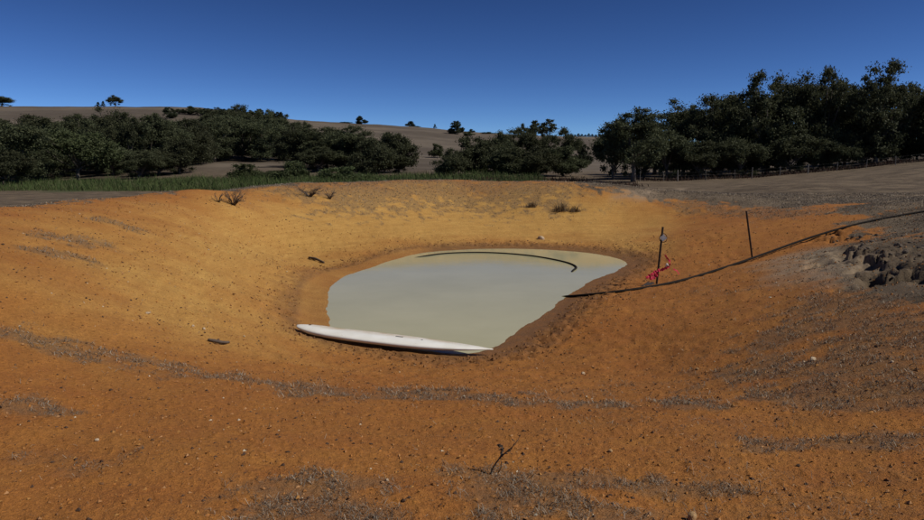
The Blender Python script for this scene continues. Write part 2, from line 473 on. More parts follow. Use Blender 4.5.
for j in range(nt_):
    f_ = bm.faces.new((bm.verts[len(Vg) - 1], bm.verts[(j + 1) % nt_], bm.verts[j])); f_.smooth = True
bm.to_mesh(me); bm.free()
grey, wet, green, pale, yel, hill, ds_g, lit_g, floor_g, patch_g = zones(GX, GY, GZ)
def cattr(me, name, chans):
    a = me.attributes.new(name, 'FLOAT_COLOR', 'POINT')
    d = np.ones((len(me.vertices), 4), np.float32)
    for i, c in enumerate(chans): d[:len(c), i] = c
    a.data.foreach_set('color', d.ravel())
cattr(me, 'zonec', (floor_g, lit_g, patch_g)); cattr(me, 'zone', (grey, wet, green)); cattr(me, 'zoneb', (pale, yel, hill))
gm, nt, b = mat('ground')
pos = N(nt, 'ShaderNodeNewGeometry').outputs['Position']
sep = N(nt, 'ShaderNodeSeparateColor'); nt.links.new(attr(nt, 'zone').outputs['Color'], sep.inputs[0])
sepb = N(nt, 'ShaderNodeSeparateColor'); nt.links.new(attr(nt, 'zoneb').outputs['Color'], sepb.inputs[0])
aG, aW, aGr = sep.outputs[0], sep.outputs[1], sep.outputs[2]
aP, aY, aH = sepb.outputs[0], sepb.outputs[1], sepb.outputs[2]
nL = noise(nt, pos, .35, 5); nM = noise(nt, pos, 3, 6, .65); nS = noise(nt, pos, 28, 5, .7); nX = noise(nt, pos, 110, 3, .7)
soil = mixc(nt, mrange(nt, nL, .35, .65), (.35, .13, .025), (.41, .172, .036))
soil = mixc(nt, mrange(nt, nM, .35, .7), soil, (.305, .11, .025))
soil = mixc(nt, aY, soil, mixc(nt, mrange(nt, nM, .3, .7), (.54, .32, .088), (.46, .252, .064)))
# faint level lines left by the falling water
mp = N(nt, 'ShaderNodeMapping'); nt.links.new(pos, mp.inputs[0]); mp.inputs['Scale'].default_value = (.5, .5, 22)
nT = noise(nt, mp.outputs[0], 1.0, 4)
soil = mixc(nt, mrange(nt, nT, .35, .65, 0, .35), soil, (.31, .14, .03))
spk = mixc(nt, mrange(nt, nS, .3, .75), (.72, .70, .68), (1.22, 1.22, 1.22))
soil = mixc(nt, 1.0, soil, spk, 'MULTIPLY')
spx = mixc(nt, mrange(nt, nX, .25, .75), (.62, .6, .6), (1.3, 1.32, 1.34))
soil = mixc(nt, .8, soil, spx, 'MULTIPLY')
gr = mixc(nt, mrange(nt, nM, .3, .7), (.1, .07, .042), (.19, .14, .085))
gr = mixc(nt, mrange(nt, nS, .35, .75), gr, (.18, .135, .09))
nP = noise(nt, pos, .55, 6, .7)
gr = mixc(nt, mrange(nt, nP, .42, .6), mixc(nt, 1.0, gr, (.5, .48, .46), 'MULTIPLY'), gr)
gr = mixc(nt, .9, gr, spx, 'MULTIPLY')
gmask = mrange(nt, mth(nt, 'ADD', aG, mth(nt, 'MULTIPLY', mth(nt, 'SUBTRACT', nS, .5), 1.1)), .35, .75)
c = mixc(nt, gmask, soil, gr)
sepc = N(nt, 'ShaderNodeSeparateColor'); nt.links.new(attr(nt, 'zonec').outputs['Color'], sepc.inputs[0])
nQ = noise(nt, pos, 9, 8, .78)
pm = mrange(nt, mth(nt, 'ADD', mth(nt, 'MULTIPLY', sepc.outputs[2], .55), mth(nt, 'MULTIPLY', mth(nt, 'SUBTRACT', mth(nt, 'ADD', mth(nt, 'MULTIPLY', nQ, .6), mth(nt, 'MULTIPLY', nX, .4)), .5), 2.6)), .2, .8, 0, .55)
pm = mth(nt, 'MULTIPLY', pm, mrange(nt, sepc.outputs[2], .05, .45))
c = mixc(nt, pm, c, mixc(nt, mrange(nt, nX, .35, .65), (.07, .047, .03), (.185, .132, .08)))
c = mixc(nt, mth(nt, 'MULTIPLY', aP, mrange(nt, nM, .3, .6, .4, 1)), c, (.3, .225, .15))
mh = N(nt, 'ShaderNodeMapping'); nt.links.new(pos, mh.inputs[0]); mh.inputs['Scale'].default_value = (.005, .02, .06)
nH = noise(nt, mh.outputs[0], 1, 6); nH2 = noise(nt, pos, .08, 8, .75)
hc = mixc(nt, mrange(nt, nH, .44, .56), (.07, .053, .04), (.165, .132, .098))
hc = mixc(nt, mrange(nt, nH2, .35, .7), hc, (.105, .086, .064))
c = mixc(nt, mth(nt, 'MULTIPLY', aH, .92), c, hc)
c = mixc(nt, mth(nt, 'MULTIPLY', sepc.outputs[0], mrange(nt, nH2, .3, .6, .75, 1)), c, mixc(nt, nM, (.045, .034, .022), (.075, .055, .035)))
c = mixc(nt, mth(nt, 'MULTIPLY', aGr, mrange(nt, nH2, .35, .6, .5, 1)), c, mixc(nt, nM, (.03, .045, .014), (.06, .08, .025)))
c = mixc(nt, mth(nt, 'MULTIPLY', aW, mrange(nt, nM, .3, .65, .55, 1)), c, mixc(nt, nS, (.13, .062, .022), (.23, .115, .04)))
nt.links.new(c, b.inputs['Base Color'])
nt.links.new(mrange(nt, aW, 0, 1, .95, .6), b.inputs['Roughness'])
b.inputs['Specular IOR Level'].default_value = .25
bp = N(nt, 'ShaderNodeBump'); bp.inputs['Strength'].default_value = 1; bp.inputs['Distance'].default_value = .02
nt.links.new(mth(nt, 'ADD', nS, mth(nt, 'MULTIPLY', nX, .45)), bp.inputs['Height']); nt.links.new(bp.outputs[0], b.inputs['Normal'])
ground = tag(obj('ground', me, gm), 'orange clay bank, dry pasture and hills around the pond', 'ground', kind='structure')

# ------------------------------------------------------------------ pond water
SP2 = np.array(SHORE)[:, :2]
x0, x1, y0, y1 = SP2[:, 0].min() - 1, SP2[:, 0].max() + 1, SP2[:, 1].min() - 1, SP2[:, 1].max() + 1
nx, ny = 110, 150
wx, wy = np.meshgrid(np.linspace(x0, x1, nx), np.linspace(y0, y1, ny))
wz = HF(wx, wy).reshape(wx.shape)
wd = pdist(wx.ravel(), wy.ravel(), SHORE, True).reshape(wx.shape)
keep = wd < .7
ii = np.arange(nx * ny).reshape(ny, nx)
q = np.stack([ii[:-1, :-1], ii[:-1, 1:], ii[1:, 1:], ii[1:, :-1]], -1)
km = keep[:-1, :-1] & keep[1:, 1:] & keep[:-1, 1:] & keep[1:, :-1]
fw = q[km]
used = np.unique(fw); remap = -np.ones(nx * ny, int); remap[used] = np.arange(len(used))
me = mesh_np('pond_water', np.stack([wx.ravel(), wy.ravel(), np.zeros(nx * ny)], 1)[used], remap[fw], True)
cattr(me, 'depth', (np.clip(-wz.ravel()[used] / .22, 0, 1),))
wm, nt, b = mat('water')
nt.nodes.remove(b)
out = nt.nodes['Material Output']
pos = N(nt, 'ShaderNodeNewGeometry').outputs['Position']
dp = attr(nt, 'depth').outputs['Fac']
df = N(nt, 'ShaderNodeBsdfDiffuse'); nt.links.new(mixc(nt, mrange(nt, noise(nt, pos, .5, 5), .3, .7), (.43, .402, .24), (.485, .452, .28)), df.inputs[0])
tr = N(nt, 'ShaderNodeBsdfTransparent'); tr.inputs[0].default_value = (.85, .75, .55, 1)
ms = N(nt, 'ShaderNodeMixShader'); nt.links.new(mrange(nt, dp, 0, .4, .0, 1), ms.inputs[0]); nt.links.new(tr.outputs[0], ms.inputs[1]); nt.links.new(df.outputs[0], ms.inputs[2])
gl = N(nt, 'ShaderNodeBsdfGlossy'); gl.inputs['Roughness'].default_value = .03
bp = N(nt, 'ShaderNodeBump'); bp.inputs['Distance'].default_value = .0018
nt.links.new(noise(nt, pos, 5, 3), bp.inputs['Height']); nt.links.new(bp.outputs[0], gl.inputs['Normal'])
fr = N(nt, 'ShaderNodeFresnel'); fr.inputs[0].default_value = 1.33
ms2 = N(nt, 'ShaderNodeMixShader'); nt.links.new(fr.outputs[0], ms2.inputs[0]); nt.links.new(ms.outputs[0], ms2.inputs[1]); nt.links.new(gl.outputs[0], ms2.inputs[2])
nt.links.new(ms2.outputs[0], out.inputs['Surface'])
tag(obj('pond_water', me, wm), 'murky grey green water of the shrunken farm dam', 'water', kind='structure')

# ------------------------------------------------------------------ trees
bark_m = simple('gum_bark', (.17, .14, .11), (.04, .032, .026), 1.4, .9, .02, obj_random=.2)
def leaf_mat(name, c1, c2, rnd=.3):
    m, nt, b = mat(name)
    tc = N(nt, 'ShaderNodeTexCoord').outputs['Object']
    c = mixc(nt, mrange(nt, noise(nt, tc, .9, 3), .35, .65), c1, c2)
    oi = N(nt, 'ShaderNodeObjectInfo').outputs['Random']
    hs = N(nt, 'ShaderNodeHueSaturation'); nt.links.new(c, hs.inputs['Color'])
    nt.links.new(mrange(nt, oi, 0, 1, 1 - rnd, 1 + rnd), hs.inputs['Value'])
    nt.links.new(mrange(nt, oi, 0, 1, .49, .515), hs.inputs['Hue'])
    nt.links.new(hs.outputs[0], b.inputs['Base Color'])
    b.inputs['Roughness'].default_value = .7; b.inputs['Specular IOR Level'].default_value = .15
    tl = N(nt, 'ShaderNodeBsdfTranslucent'); nt.links.new(hs.outputs[0], tl.inputs[0])
    mx = N(nt, 'ShaderNodeMixShader'); mx.inputs[0].default_value = .3
    nt.links.new(b.outputs[0], mx.inputs[1]); nt.links.new(tl.outputs[0], mx.inputs[2])
    nt.links.new(mx.outputs[0], nt.nodes['Material Output'].inputs['Surface'])
    return m
gum_leaf = leaf_mat('gum_leaves', (.085, .09, .045), (.055, .062, .032))
dark_leaf = leaf_mat('dark_leaves', (.04, .048, .026), (.05, .058, .03))
shrub_leaf = leaf_mat('shrub_leaves', (.062, .078, .03), (.08, .09, .042))

def leaf_cloud(centers, radii, per, size, flat=.75, aspect=2.0):
    C_ = np.repeat(np.array(centers), per, 0); r_ = np.repeat(np.array(radii), per)
    k = len(C_)
    d = rng.normal(size=(k, 3)); d /= np.linalg.norm(d, axis=1)[:, None]
    rad = np.minimum(np.abs(rng.normal(0, .62, k)), 1.3)
    P = C_ + d * (rad * r_)[:, None] * np.array([1, 1, flat])
    P[:, 2] -= .12 * r_ * rng.uniform(0, 1, k)
    a = rng.normal(size=(k, 3)); a[:, 2] -= .6; a /= np.linalg.norm(a, axis=1)[:, None]
    c_ = rng.normal(size=(k, 3)); c_ = np.cross(a, c_); c_ /= np.linalg.norm(c_, axis=1)[:, None]
    s = size * rng.uniform(.55, 1.35, k)
    L = a * (s * aspect / 2)[:, None]; Wd = c_ * (s / 2)[:, None]
    V = np.stack([P - L, P - L * .1 + Wd, P + L, P - L * .1 - Wd], 1).reshape(-1, 3)
    return V, np.arange(4 * k).reshape(-1, 4)
TREES = {}
def build_tree(key, height, radius, trunk_frac, nclump, per, leaf, lm, style='gum', seed=1):
    rd = random.Random(seed)
    cz, hh = height * (trunk_frac + 1) / 2, height * (1 - trunk_frac) / 2
    centers, radii = [], []
    # main masses, each then broken up into clumps
    nb = {'gum': 6, 'bush': 5, 'round': 3, 'umbrella': 5, 'pine': 1}[style]
    masses = []
    for i in range(nb):
        q = 2 * math.pi * (i + rd.random() * .7) / nb
        rr = radius * rd.uniform(.35, .68) * (0 if style == 'pine' else 1)
        zz = cz + hh * rd.uniform(-.55, .5)
        if style == 'umbrella': zz = cz + hh * rd.uniform(-.1, .8)
        masses.append((rr * math.cos(q), rr * math.sin(q), zz, radius * rd.uniform(.34, .52), hh * rd.uniform(.3, .5)))
    masses.append((rd.uniform(-.2, .2) * radius, rd.uniform(-.2, .2) * radius, cz + hh * .45, radius * .5, hh * .55))
    if style == 'gum' and key != 'spread':
        for q_ in (0.4, 2.5, 4.6): masses.append((math.cos(q_ + seed) * radius * .45, math.sin(q_ + seed) * radius * .45, cz - hh * .55, radius * .45, hh * .42))
    if style in ('bush', 'round'): masses.append((0, 0, cz - hh * .25, radius * .8, hh * .7))
    tries = 0
    while len(centers) < nclump and tries < 9000:
        tries += 1
        mx, my, mz, mr, mh = rd.choice(masses)
        q = rd.uniform(0, 6.283); u = rd.uniform(-1, 1); s = (1 - u * u) ** .5; f = rd.uniform(.35, 1.0) ** .6
        p = Vector((mx + mr * f * s * math.cos(q), my + mr * f * s * math.sin(q), mz + mh * f * u))
        if style == 'pine':
            t = rd.random(); rr = radius * (1 - t) ** .8 * rd.uniform(.3, 1); p = Vector((rr * math.cos(q), rr * math.sin(q), height * (trunk_frac + (1 - trunk_frac) * t * .95)))
        cr = radius * rd.uniform(.12, .27) * (.8 if style == 'umbrella' else 1)
        if p.z - cr * .6 < height * trunk_frac * .8 - .3: continue
        if any((p - Vector(c)).length < .42 * max(cr, r0) for c, r0 in zip(centers, radii)): continue
        centers.append(tuple(p)); radii.append(cr)
    top = max(c[2] + r * .7 for c, r in zip(centers, radii))
    centers = [(c[0], c[1], c[2] * height / top if c[2] > cz else c[2]) for c in centers]
    V, F_ = leaf_cloud(centers, radii, per, leaf)
    crown = mesh_np(key + '_crown', V, F_); crown.materials.append(lm)
    # trunk and limbs
    mb = MB(); tr = height * (.022 if style != 'umbrella' else .012)
    th = height * (trunk_frac + .22)
    fork = [Vector((0, 0, -.4)), Vector((rd.uniform(-.1, .1), rd.uniform(-.1, .1), th * .3)), Vector((rd.uniform(-.3, .3), rd.uniform(-.3, .3), th * .65)), Vector((rd.uniform(-.5, .5), rd.uniform(-.5, .5), th))]
    mb.tube(fork, [tr * 1.5, tr, tr * .85, tr * .6], 8)
    order = sorted(range(len(centers)), key=lambda i: rd.random())
    for i in order[:16]:
        c = Vector(centers[i]); k = rd.uniform(.25, .95)
        s0 = fork[1].lerp(fork[3], k)
        mid = s0.lerp(c, .5) + Vector((rd.uniform(-.3, .3), rd.uniform(-.3, .3), -.08 * (c - s0).length + rd.uniform(-.2, .3)))
        w0 = tr * rd.uniform(.35, .6)
        mb.tube([s0, mid, c], [w0, w0 * .65, w0 * .25], 5, False)
    trunk = mb.mesh(key + '_trunk'); trunk.materials.append(bark_m)
    TREES[key] = (trunk, crown, height, radius)
build_tree('gum_a', 12, 5.2, .04, 120, 330, .15, gum_leaf, 'gum', 1)
build_tree('gum_b', 12, 4.6, .04, 120, 330, .15, gum_leaf, 'gum', 2)
build_tree('gum_c', 12, 5.8, .04, 120, 330, .15, gum_leaf, 'gum', 3)
build_tree('gum_d', 12, 5.0, .04, 130, 310, .15, gum_leaf, 'gum', 4)
build_tree('gum_trunk', 12, 4.6, .2, 110, 300, .15, gum_leaf, 'gum', 12)
build_tree('dome_a', 7, 4.4, .03, 110, 330, .15, gum_leaf, 'bush', 21)
build_tree('dome_b', 7, 4.0, .06, 110, 330, .15, gum_leaf, 'round', 22)
build_tree('spread', 9, 6.2, .2, 80, 230, .17, shrub_leaf, 'gum', 5)
build_tree('bush_a', 9, 4.6, .0, 110, 330, .15, gum_leaf, 'bush', 6)
build_tree('bush_b', 9, 5.2, .0, 120, 310, .15, gum_leaf, 'bush', 7)
build_tree('shrub', 4, 3.0, .0, 70, 180, .15, shrub_leaf, 'bush', 8)
build_tree('round', 10, 5.2, .02, 90, 200, .28, dark_leaf, 'round', 9)
build_tree('pine', 14, 3.2, .04, 60, 200, .28, dark_leaf, 'pine', 10)
build_tree('umbrella', 13, 3.8, .55, 34, 150, .2, gum_leaf, 'umbrella', 11)
ORD = ['first', 'second', 'third', 'fourth', 'fifth', 'sixth', 'seventh', 'eighth', 'ninth', 'tenth', 'eleventh', 'twelfth', 'thirteenth']
def place_tree(key, name, px, y, top, wpx, label, cat='tree', group=None, sink=0.0):
    x = (px - CX) / FPX * y / 1.0
    # pixel column at distance y (small correction for the tilt of the camera)
    x = ray(px, 150)[0] * y
    z = hz(x, y) - sink
    ztop = CAM_Z + ray(px, top)[2] * y
    trunk, crown, h, rad = TREES[key]
    s = max((ztop - z) / h, .1); sxy = (wpx / FPX * y / 2) / rad * 1.12
    e = empty(name, (x, y, z))
    e.scale = (sxy, sxy, s)
    e.rotation_euler = (0, 0, random.uniform(0, 6.28))
    obj('trunk', trunk, None, e); obj('crown', crown, None, e)
    tag(e, label, cat, group)
    return e
LW, CG, RW, HT = 'gum trees of the wood on the left', 'trees of the grove behind the far bank', 'tall gum trees behind the fence on the right', 'trees on the far hill'
wood = [
    ('gum_a', 6, 112, 119, 100, 'gum tree at the left edge of the picture, front of the wood', LW),
    ('bush_a', 2, 106, 150, 70, 'low bushy tree under the leftmost gum at the picture edge', LW),
    ('spread', 77, 124, 128, 104, 'spreading low tree with forked dark trunk standing in the green grass', LW),
    ('gum_b', 42, 150, 117, 74, 'gum tree behind and left of the spreading forked tree', LW),
    ('gum_d', 80, 165, 114, 80, 'gum tree directly behind the spreading forked tree', LW),
    ('gum_c', 117, 158, 106, 72, 'gum tree with the domed top below the hilltop pine', LW),
    ('bush_b', 112, 138, 140, 60, 'low bushy tree right of the spreading forked tree', LW),
    ('gum_a', 152, 150, 113, 66, 'gum tree right of the domed one, pale branch in its crown', LW),
    ('bush_a', 138, 126, 150, 56, 'grey green bush at the wood edge above the grass, beside the forked tree', LW),
    ('bush_b', 178, 138, 138, 70, 'rounded leafy tree at the wood edge left of the bare brown clearing', LW),
    ('gum_d', 186, 176, 118, 66, 'gum tree behind the rounded leafy tree near the clearing', LW),
    ('gum_b', 214, 195, 116, 56, 'gum tree with pale leaning trunk at the left end of the brown clearing', LW),
    ('gum_c', 242, 205, 114, 60, 'gum tree above the middle of the brown clearing', LW),
    ('gum_a', 268, 200, 118, 60, 'gum tree with thin pale trunk at the right of the brown clearing', LW),
    ('gum_d', 238, 300, 104, 46, 'highest gum in the wood, breaking the skyline', LW),
    ('gum_b', 264, 290, 109, 40, 'gum on the skyline just right of the highest one', LW),
    ('gum_b', 214, 330, 109, 40, 'gum on the skyline just left of the highest one', LW),
    ('gum_a', 290, 260, 114, 44, 'last gum on the wood skyline before the bare hill', LW),
    ('gum_c', 300, 165, 123, 64, 'gum tree behind the dark round shrub by the grass', LW),
    ('gum_b', 326, 160, 126, 60, 'gum tree left of the shaggy one near the right end of the wood', LW),
    ('bush_a', 318, 146, 146, 50, 'low dark tree under the gums behind the shrubs', LW),
    ('gum_d', 350, 155, 125, 64, 'shaggy gum near the right end of the wood', LW),
    ('dome_a', 372, 130, 138, 62, 'dark dense tree next to last at the right end of the wood', LW),
    ('dome_b', 399, 138, 132, 56, 'last tree at the right end of the wood, rounded and pale branched', LW),
]
for k, px, y, top, w, lab, g in wood:
    place_tree(k, 'gum_tree' if k[0] != 'b' else 'bushy_tree', px, y, top, w * (.78 if k != 'spread' else .92), lab, 'tree', g)
for i in range(13):      # middle row, seen as crowns and stems between the front trees
    px = [20, 32, 58, 95, 102, 130, 142, 168, 196, 312, 338, 362, 384][i]
    place_tree(['dome_a', 'gum_a', 'dome_b', 'gum_d'][i % 4], 'gum_tree', px, [140, 148, 150, 150, 145, 146, 152, 158, 182, 165, 158, 150, 146][i], [126, 121, 124, 122, 128, 119, 124, 122, 124, 128, 131, 132, 135][i] - 2, 40,
               ORD[i] + ' gum crown from the left in the middle row of the left wood', 'tree', 'middle row of the left wood')
for i in range(11):      # the packed back rows that only show as crowns between those in front
    px = [-20, 25, 60, 98, 135, 160, 200, 228, 255, 282, 310][i]
    place_tree(['gum_b', 'gum_d', 'gum_a', 'gum_c'][i % 4], 'gum_tree', px, 205 + (i * 37) % 40, [118, 114, 117, 114, 117, 115, 114, 113, 114, 118, 124][i], 58,
               ORD[i] + ' gum from the left in the dark back row of the left wood', 'tree', 'packed back rows of the left wood')
for k, px, y, top, w, lab in [('shrub', 245, 116, 163, 38, 'low green shrub in front of the bare brown clearing'),
                              ('shrub', 293, 104, 160, 36, 'dark round shrub in the grass, darkest of those before the wood'),
                              ('shrub', 338, 100, 166, 52, 'wide grey green shrub in the grass behind the far bank'),
                              ('shrub', 270, 112, 170, 22, 'small shrub between the low green one and the dark round one'),
                              ('shrub', 437, 300, 143, 15, 'small round bush alone on the hillside left of the grove')]:
    place_tree(k, 'shrub', px, y, top, w, lab, 'shrub', 'shrubs before the wood' if y < 200 else None, .1)
grove = [('dome_a', 450, 106, 148, 36, 'low tree at the left end of the grove'), ('dome_b', 474, 110, 136, 52, 'domed tree with pale branches in the left half of the grove'),
         ('dome_a', 496, 114, 131, 46, 'domed tree left of the middle of the grove'), ('gum_b', 514, 118, 127, 38, 'tall dark tree at the middle of the grove'), ('dome_b', 508, 106, 147, 44, 'low dense tree at the foot of the grove, at its middle'),
         ('umbrella', 527, 122, 120, 26, 'left one of two thin trees with umbrella tops above the grove'), ('umbrella', 547, 125, 119, 28, 'right one of two thin trees with umbrella tops above the grove'),
         ('gum_a', 538, 114, 127, 38, 'tree under the umbrella tops of the grove'), ('gum_d', 562, 116, 127, 34, 'tall tree at the right shoulder of the grove'), ('dome_a', 536, 106, 146, 44, 'low tree in the right half of the grove'),
         ('dome_b', 563, 108, 146, 44, 'low tree at the right end of the grove'), ('round', 583, 240, 144, 18, 'small round tree in the gap between grove and tall gums')]
for k, px, y, top, w, lab in grove:
    place_tree(k, 'thin_tree' if k == 'umbrella' else 'grove_tree', px, y, top, w, lab, 'tree', CG if y < 200 else None)
right = [('gum_trunk', 634, 84, 107, 64, 'foremost gum with dark trunk at the left end of the fence'), ('bush_a', 614, 92, 118, 44, 'leafy tree overhanging the field left of the dark trunked gum'),
         ('bush_b', 668, 93, 124, 56, 'low bushy tree right of the dark trunked gum'), ('gum_c', 684, 104, 99, 74, 'gum with a lone wispy branch at its left shoulder'),
         ('gum_d', 714, 100, 94, 60, 'gum where the treeline begins its rise to the right'), ('bush_a', 702, 92, 140, 50, 'low dark tree behind the palest fence post'),
         ('gum_a', 745, 103, 84, 66, 'gum half way up the rise of the treeline'), ('gum_b', 768, 98, 70, 60, 'gum with ragged top left of the flat topped one'),
         ('bush_b', 742, 93, 135, 56, 'low dark tree behind the fence in the middle of the treeline'), ('gum_c', 800, 104, 68, 76, 'wide flat topped gum in the treeline'),
         ('gum_d', 822, 98, 66, 54, 'gum right of the flat topped one, just before the notch'), ('bush_a', 790, 95, 128, 60, 'low dark tree under the flat topped gum'),
         ('gum_a', 845, 102, 84, 50, 'shorter gum filling the notch in the treeline'), ('gum_b', 876, 97, 60, 62, 'highest gum in the treeline, near the right edge'),
         ('bush_b', 838, 96, 130, 50, 'low tree beneath the notch in the treeline'), ('gum_d', 902, 106, 82, 44, 'gum between the highest one and the right picture edge'),
         ('gum_c', 938, 96, 74, 60, 'gum cut off by the right edge of the picture')]
for k, px, y, top, w, lab in right:
    place_tree(k, 'gum_tree' if k[0] != 'b' else 'bushy_tree', px, y, top, w, lab, 'tree', RW)
for k, px, y, top, w, lab in [('bush_a', 645, 96, 142, 46, 'undergrowth bush right behind the dark trunk at the left end of the fence'),
        ('bush_b', 722, 95, 146, 44, 'undergrowth bush behind the fence where the treeline starts to rise'), ('bush_a', 764, 96, 140, 46, 'undergrowth bush below the ragged topped gum'),
        ('bush_b', 815, 97, 136, 44, 'undergrowth bush right of the flat topped gum foot'), ('bush_a', 862, 98, 134, 44, 'undergrowth bush below the left side of the highest gum'),
        ('bush_b', 888, 102, 146, 36, 'undergrowth bush below the gap with sky near the right edge'), ('bush_a', 918, 100, 138, 44, 'undergrowth bush at the right picture edge')]:
    place_tree(k, 'understory_bush', px, y, top, w, lab, 'bush', 'undergrowth behind the fence')
for k, px, y, top, w, lab in [('bush_b', 40, 132, 148, 60, 'undergrowth bush left of the forked tree trunk'), ('bush_a', 62, 140, 152, 44, 'undergrowth bush seen behind the forked trunk'), ('bush_b', 158, 134, 150, 46, 'undergrowth bush between the grey green bush and the rounded leafy tree'),
        ('bush_a', 208, 200, 146, 40, 'undergrowth bush at the left side of the brown clearing'), ('bush_b', 300, 175, 150, 44, 'undergrowth bush behind the dark round shrub'), ('bush_a', 345, 150, 150, 44, 'undergrowth bush below the shaggy gum'),
        ('bush_b', 396, 139, 152, 40, 'undergrowth bush below the last tree of the wood'), ('bush_a', 255, 212, 148, 40, 'undergrowth bush at the back of the brown clearing')]:
    place_tree(k, 'understory_bush', px, y, top, w, lab, 'bush', 'undergrowth of the left wood')
for i, (px, top) in enumerate([(655, 122), (700, 104), (735, 94), (785, 78), (832, 78), (862, 76), (905, 86)]):
    place_tree(['gum_d', 'gum_a', 'dome_a', 'gum_c'][i % 4], 'gum_tree', px, 116 + i % 3 * 4, top, 62, ORD[i] + ' gum from the left in the shaded back row of the right treeline', 'tree', 'back row of the right treeline')
place_tree('gum_a', 'gum_tree', 990, 98, 60, 90, 'gum standing past the right edge of the picture', 'tree', RW)
hilltop = [('bush_b', 6, 680, 96, 26, 'dark clump tree on the hill skyline at the left edge'), ('bush_a', -12, 680, 97, 22, 'dark tree on the hill skyline beyond the left edge'),
           ('bush_a', 118, 680, 95, 15, 'lone wind shaped tree on the left hill skyline'), ('pine', 106, 670, 101, 5, 'small tree beside the lone wind shaped one on the skyline'),
           ('pine', 101, 670, 102, 5, 'smallest leftmost tree of the trio on the left skyline'), ('round', 362, 640, 116, 12, 'tree on the bare hill skyline above the wood end'),
           ('shrub', 346, 640, 122, 14, 'low scrub left of the tree on the bare hill skyline'), ('round', 410, 660, 121, 10, 'small dark tree on the skyline between wood and grove'),
           ('shrub', 417, 655, 126, 8, 'low bush right of the small dark skyline tree'), ('pine', 435, 670, 124, 4, 'tiny pointed tree on the skyline left of the big round one'),
           ('round', 457, 560, 121, 16, 'big round dark tree on the hill above the grove'), ('shrub', 468, 555, 131, 12, 'low bush at the right foot of the big round hill tree'),
           ('round', 472, 640, 129, 6, 'small round tree right of the big round hill tree'), ('shrub', 487, 640, 132, 16, 'hedge like scrub on the skyline above the grove')]
for k, px, y, top, w, lab in hilltop:
    place_tree(k, 'hill_bush' if k == 'shrub' else 'hill_tree', px, y, top, w, lab, 'bush' if k == 'shrub' else 'tree', HT)
for i, px in enumerate(range(172, 286, 9)):
    place_tree(['round', 'bush_a'][i % 2], 'hill_tree', px, 470 + (i * 53) % 60, 106 + [1, 3, 0, 2, 2, 1, 3, 0, 2, 4, 3, 5, 6][i % 13], 15, ORD[i] + ' scrub tree from the left on the slope above the left wood', 'tree', 'scrub trees above the left wood')
for i in range(12):
    place_tree('pine', 'pine_tree', 568 + i * 3.4, 690, 133.5 + (i * 7 % 3) * .6, 5, ORD[i] + ' pine from the left in the dark windbreak on the skyline', 'tree', 'pines of the far windbreak')

# ------------------------------------------------------------------ green rushes, bracken, dry grass (nobody could count these)
def inpoly(k, poly):
    P = np.array(poly)[:, :2]; lo, hi = P.min(0), P.max(0); out = np.zeros((0, 2))
    while len(out) < k:
        s = rng.uniform(lo, hi, (k * 2, 2)); out = np.vstack([out, s[pdist(s[:, 0], s[:, 1], P, True) < 0]])
    return out[:k]
def blades(P, zb, ht, wd, lean, bend=.5, lo=.2):
    k = len(P); q = rng.uniform(0, 2 * np.pi, k); d = np.stack([np.cos(q), np.sin(q)], 1)
    q2 = rng.uniform(0, 2 * np.pi, k); s = np.stack([np.cos(q2), np.sin(q2)], 1)
    B = np.column_stack([P, zb]); le = lean * rng.uniform(lo, 1, k)
    M_ = B + np.column_stack([d * (le * ht * .45)[:, None], ht * .6 * np.sqrt(np.maximum(1 - le ** 2, .05))])
    T = B + np.column_stack([d * (le * ht)[:, None], ht * np.sqrt(np.maximum(1 - le ** 2, .05)) * (1 - bend * le)])
    S = np.column_stack([s, np.zeros(k)]) * (wd / 2)[:, None]
    V = np.stack([B - S, B + S, M_ + S * .8, M_ - S * .8, T], 1).reshape(-1, 3)
    o = np.arange(k)[:, None] * 5
    return V, np.vstack([o + np.array([0, 1, 2]), o + np.array([0, 2, 3]), o + np.array([3, 2, 4])])
def stuff_mat(name, cols, rough=.85):
    m, nt, b = mat(name)
    g = N(nt, 'ShaderNodeNewGeometry')
    rp = N(nt, 'ShaderNodeValToRGB'); nt.links.new(g.outputs['Random Per Island'], rp.inputs[0])
    el = rp.color_ramp.elements
    el[0].color = (*cols[0], 1); el[1].color = (*cols[-1], 1)
    for i, c_ in enumerate(cols[1:-1]): el.new((i + 1) / (len(cols) - 1)).color = (*c_, 1)
    nt.links.new(rp.outputs[0], b.inputs['Base Color'])
    b.inputs['Roughness'].default_value = rough; b.inputs['Specular IOR Level'].default_value = .2
    return m
rush_m = stuff_mat('rushes', [(.035, .056, .016), (.052, .08, .022), (.07, .092, .028), (.095, .09, .045)])
P = inpoly(60000, GREENP)
nz_ = fbm(P[:, 0] * .12, P[:, 1] * .12, 2); P = P[nz_ > -.28]
V, F_ = blades(P, HF(P[:, 0], P[:, 1]) - .03, rng.uniform(.4, 1.4, len(P)) * (.95 + .8 * fbm(P[:, 0] * .2, P[:, 1] * .2, 2)), rng.uniform(.03, .06, len(P)), .75)
tag(obj('green_rushes', mesh_np('green_rushes', V, F_), rush_m), 'band of green rushes between the bank and the wood', 'rushes', kind='stuff')
brk_m = stuff_mat('bracken', [(.04, .02, .013), (.065, .03, .018), (.05, .034, .022), (.028, .018, .013)])
def strip(pts, half, k):
    Q = np.array([p[:2] for p in curve(pts, 200)]); idx = rng.integers(0, len(Q) - 1, k); t = rng.uniform(0, 1, k)[:, None]
    return Q[idx] * (1 - t) + Q[idx + 1] * t + rng.normal(0, half, (k, 2))
def fpt(px, y): return (ray(px, 170)[0] * y, y, 0)
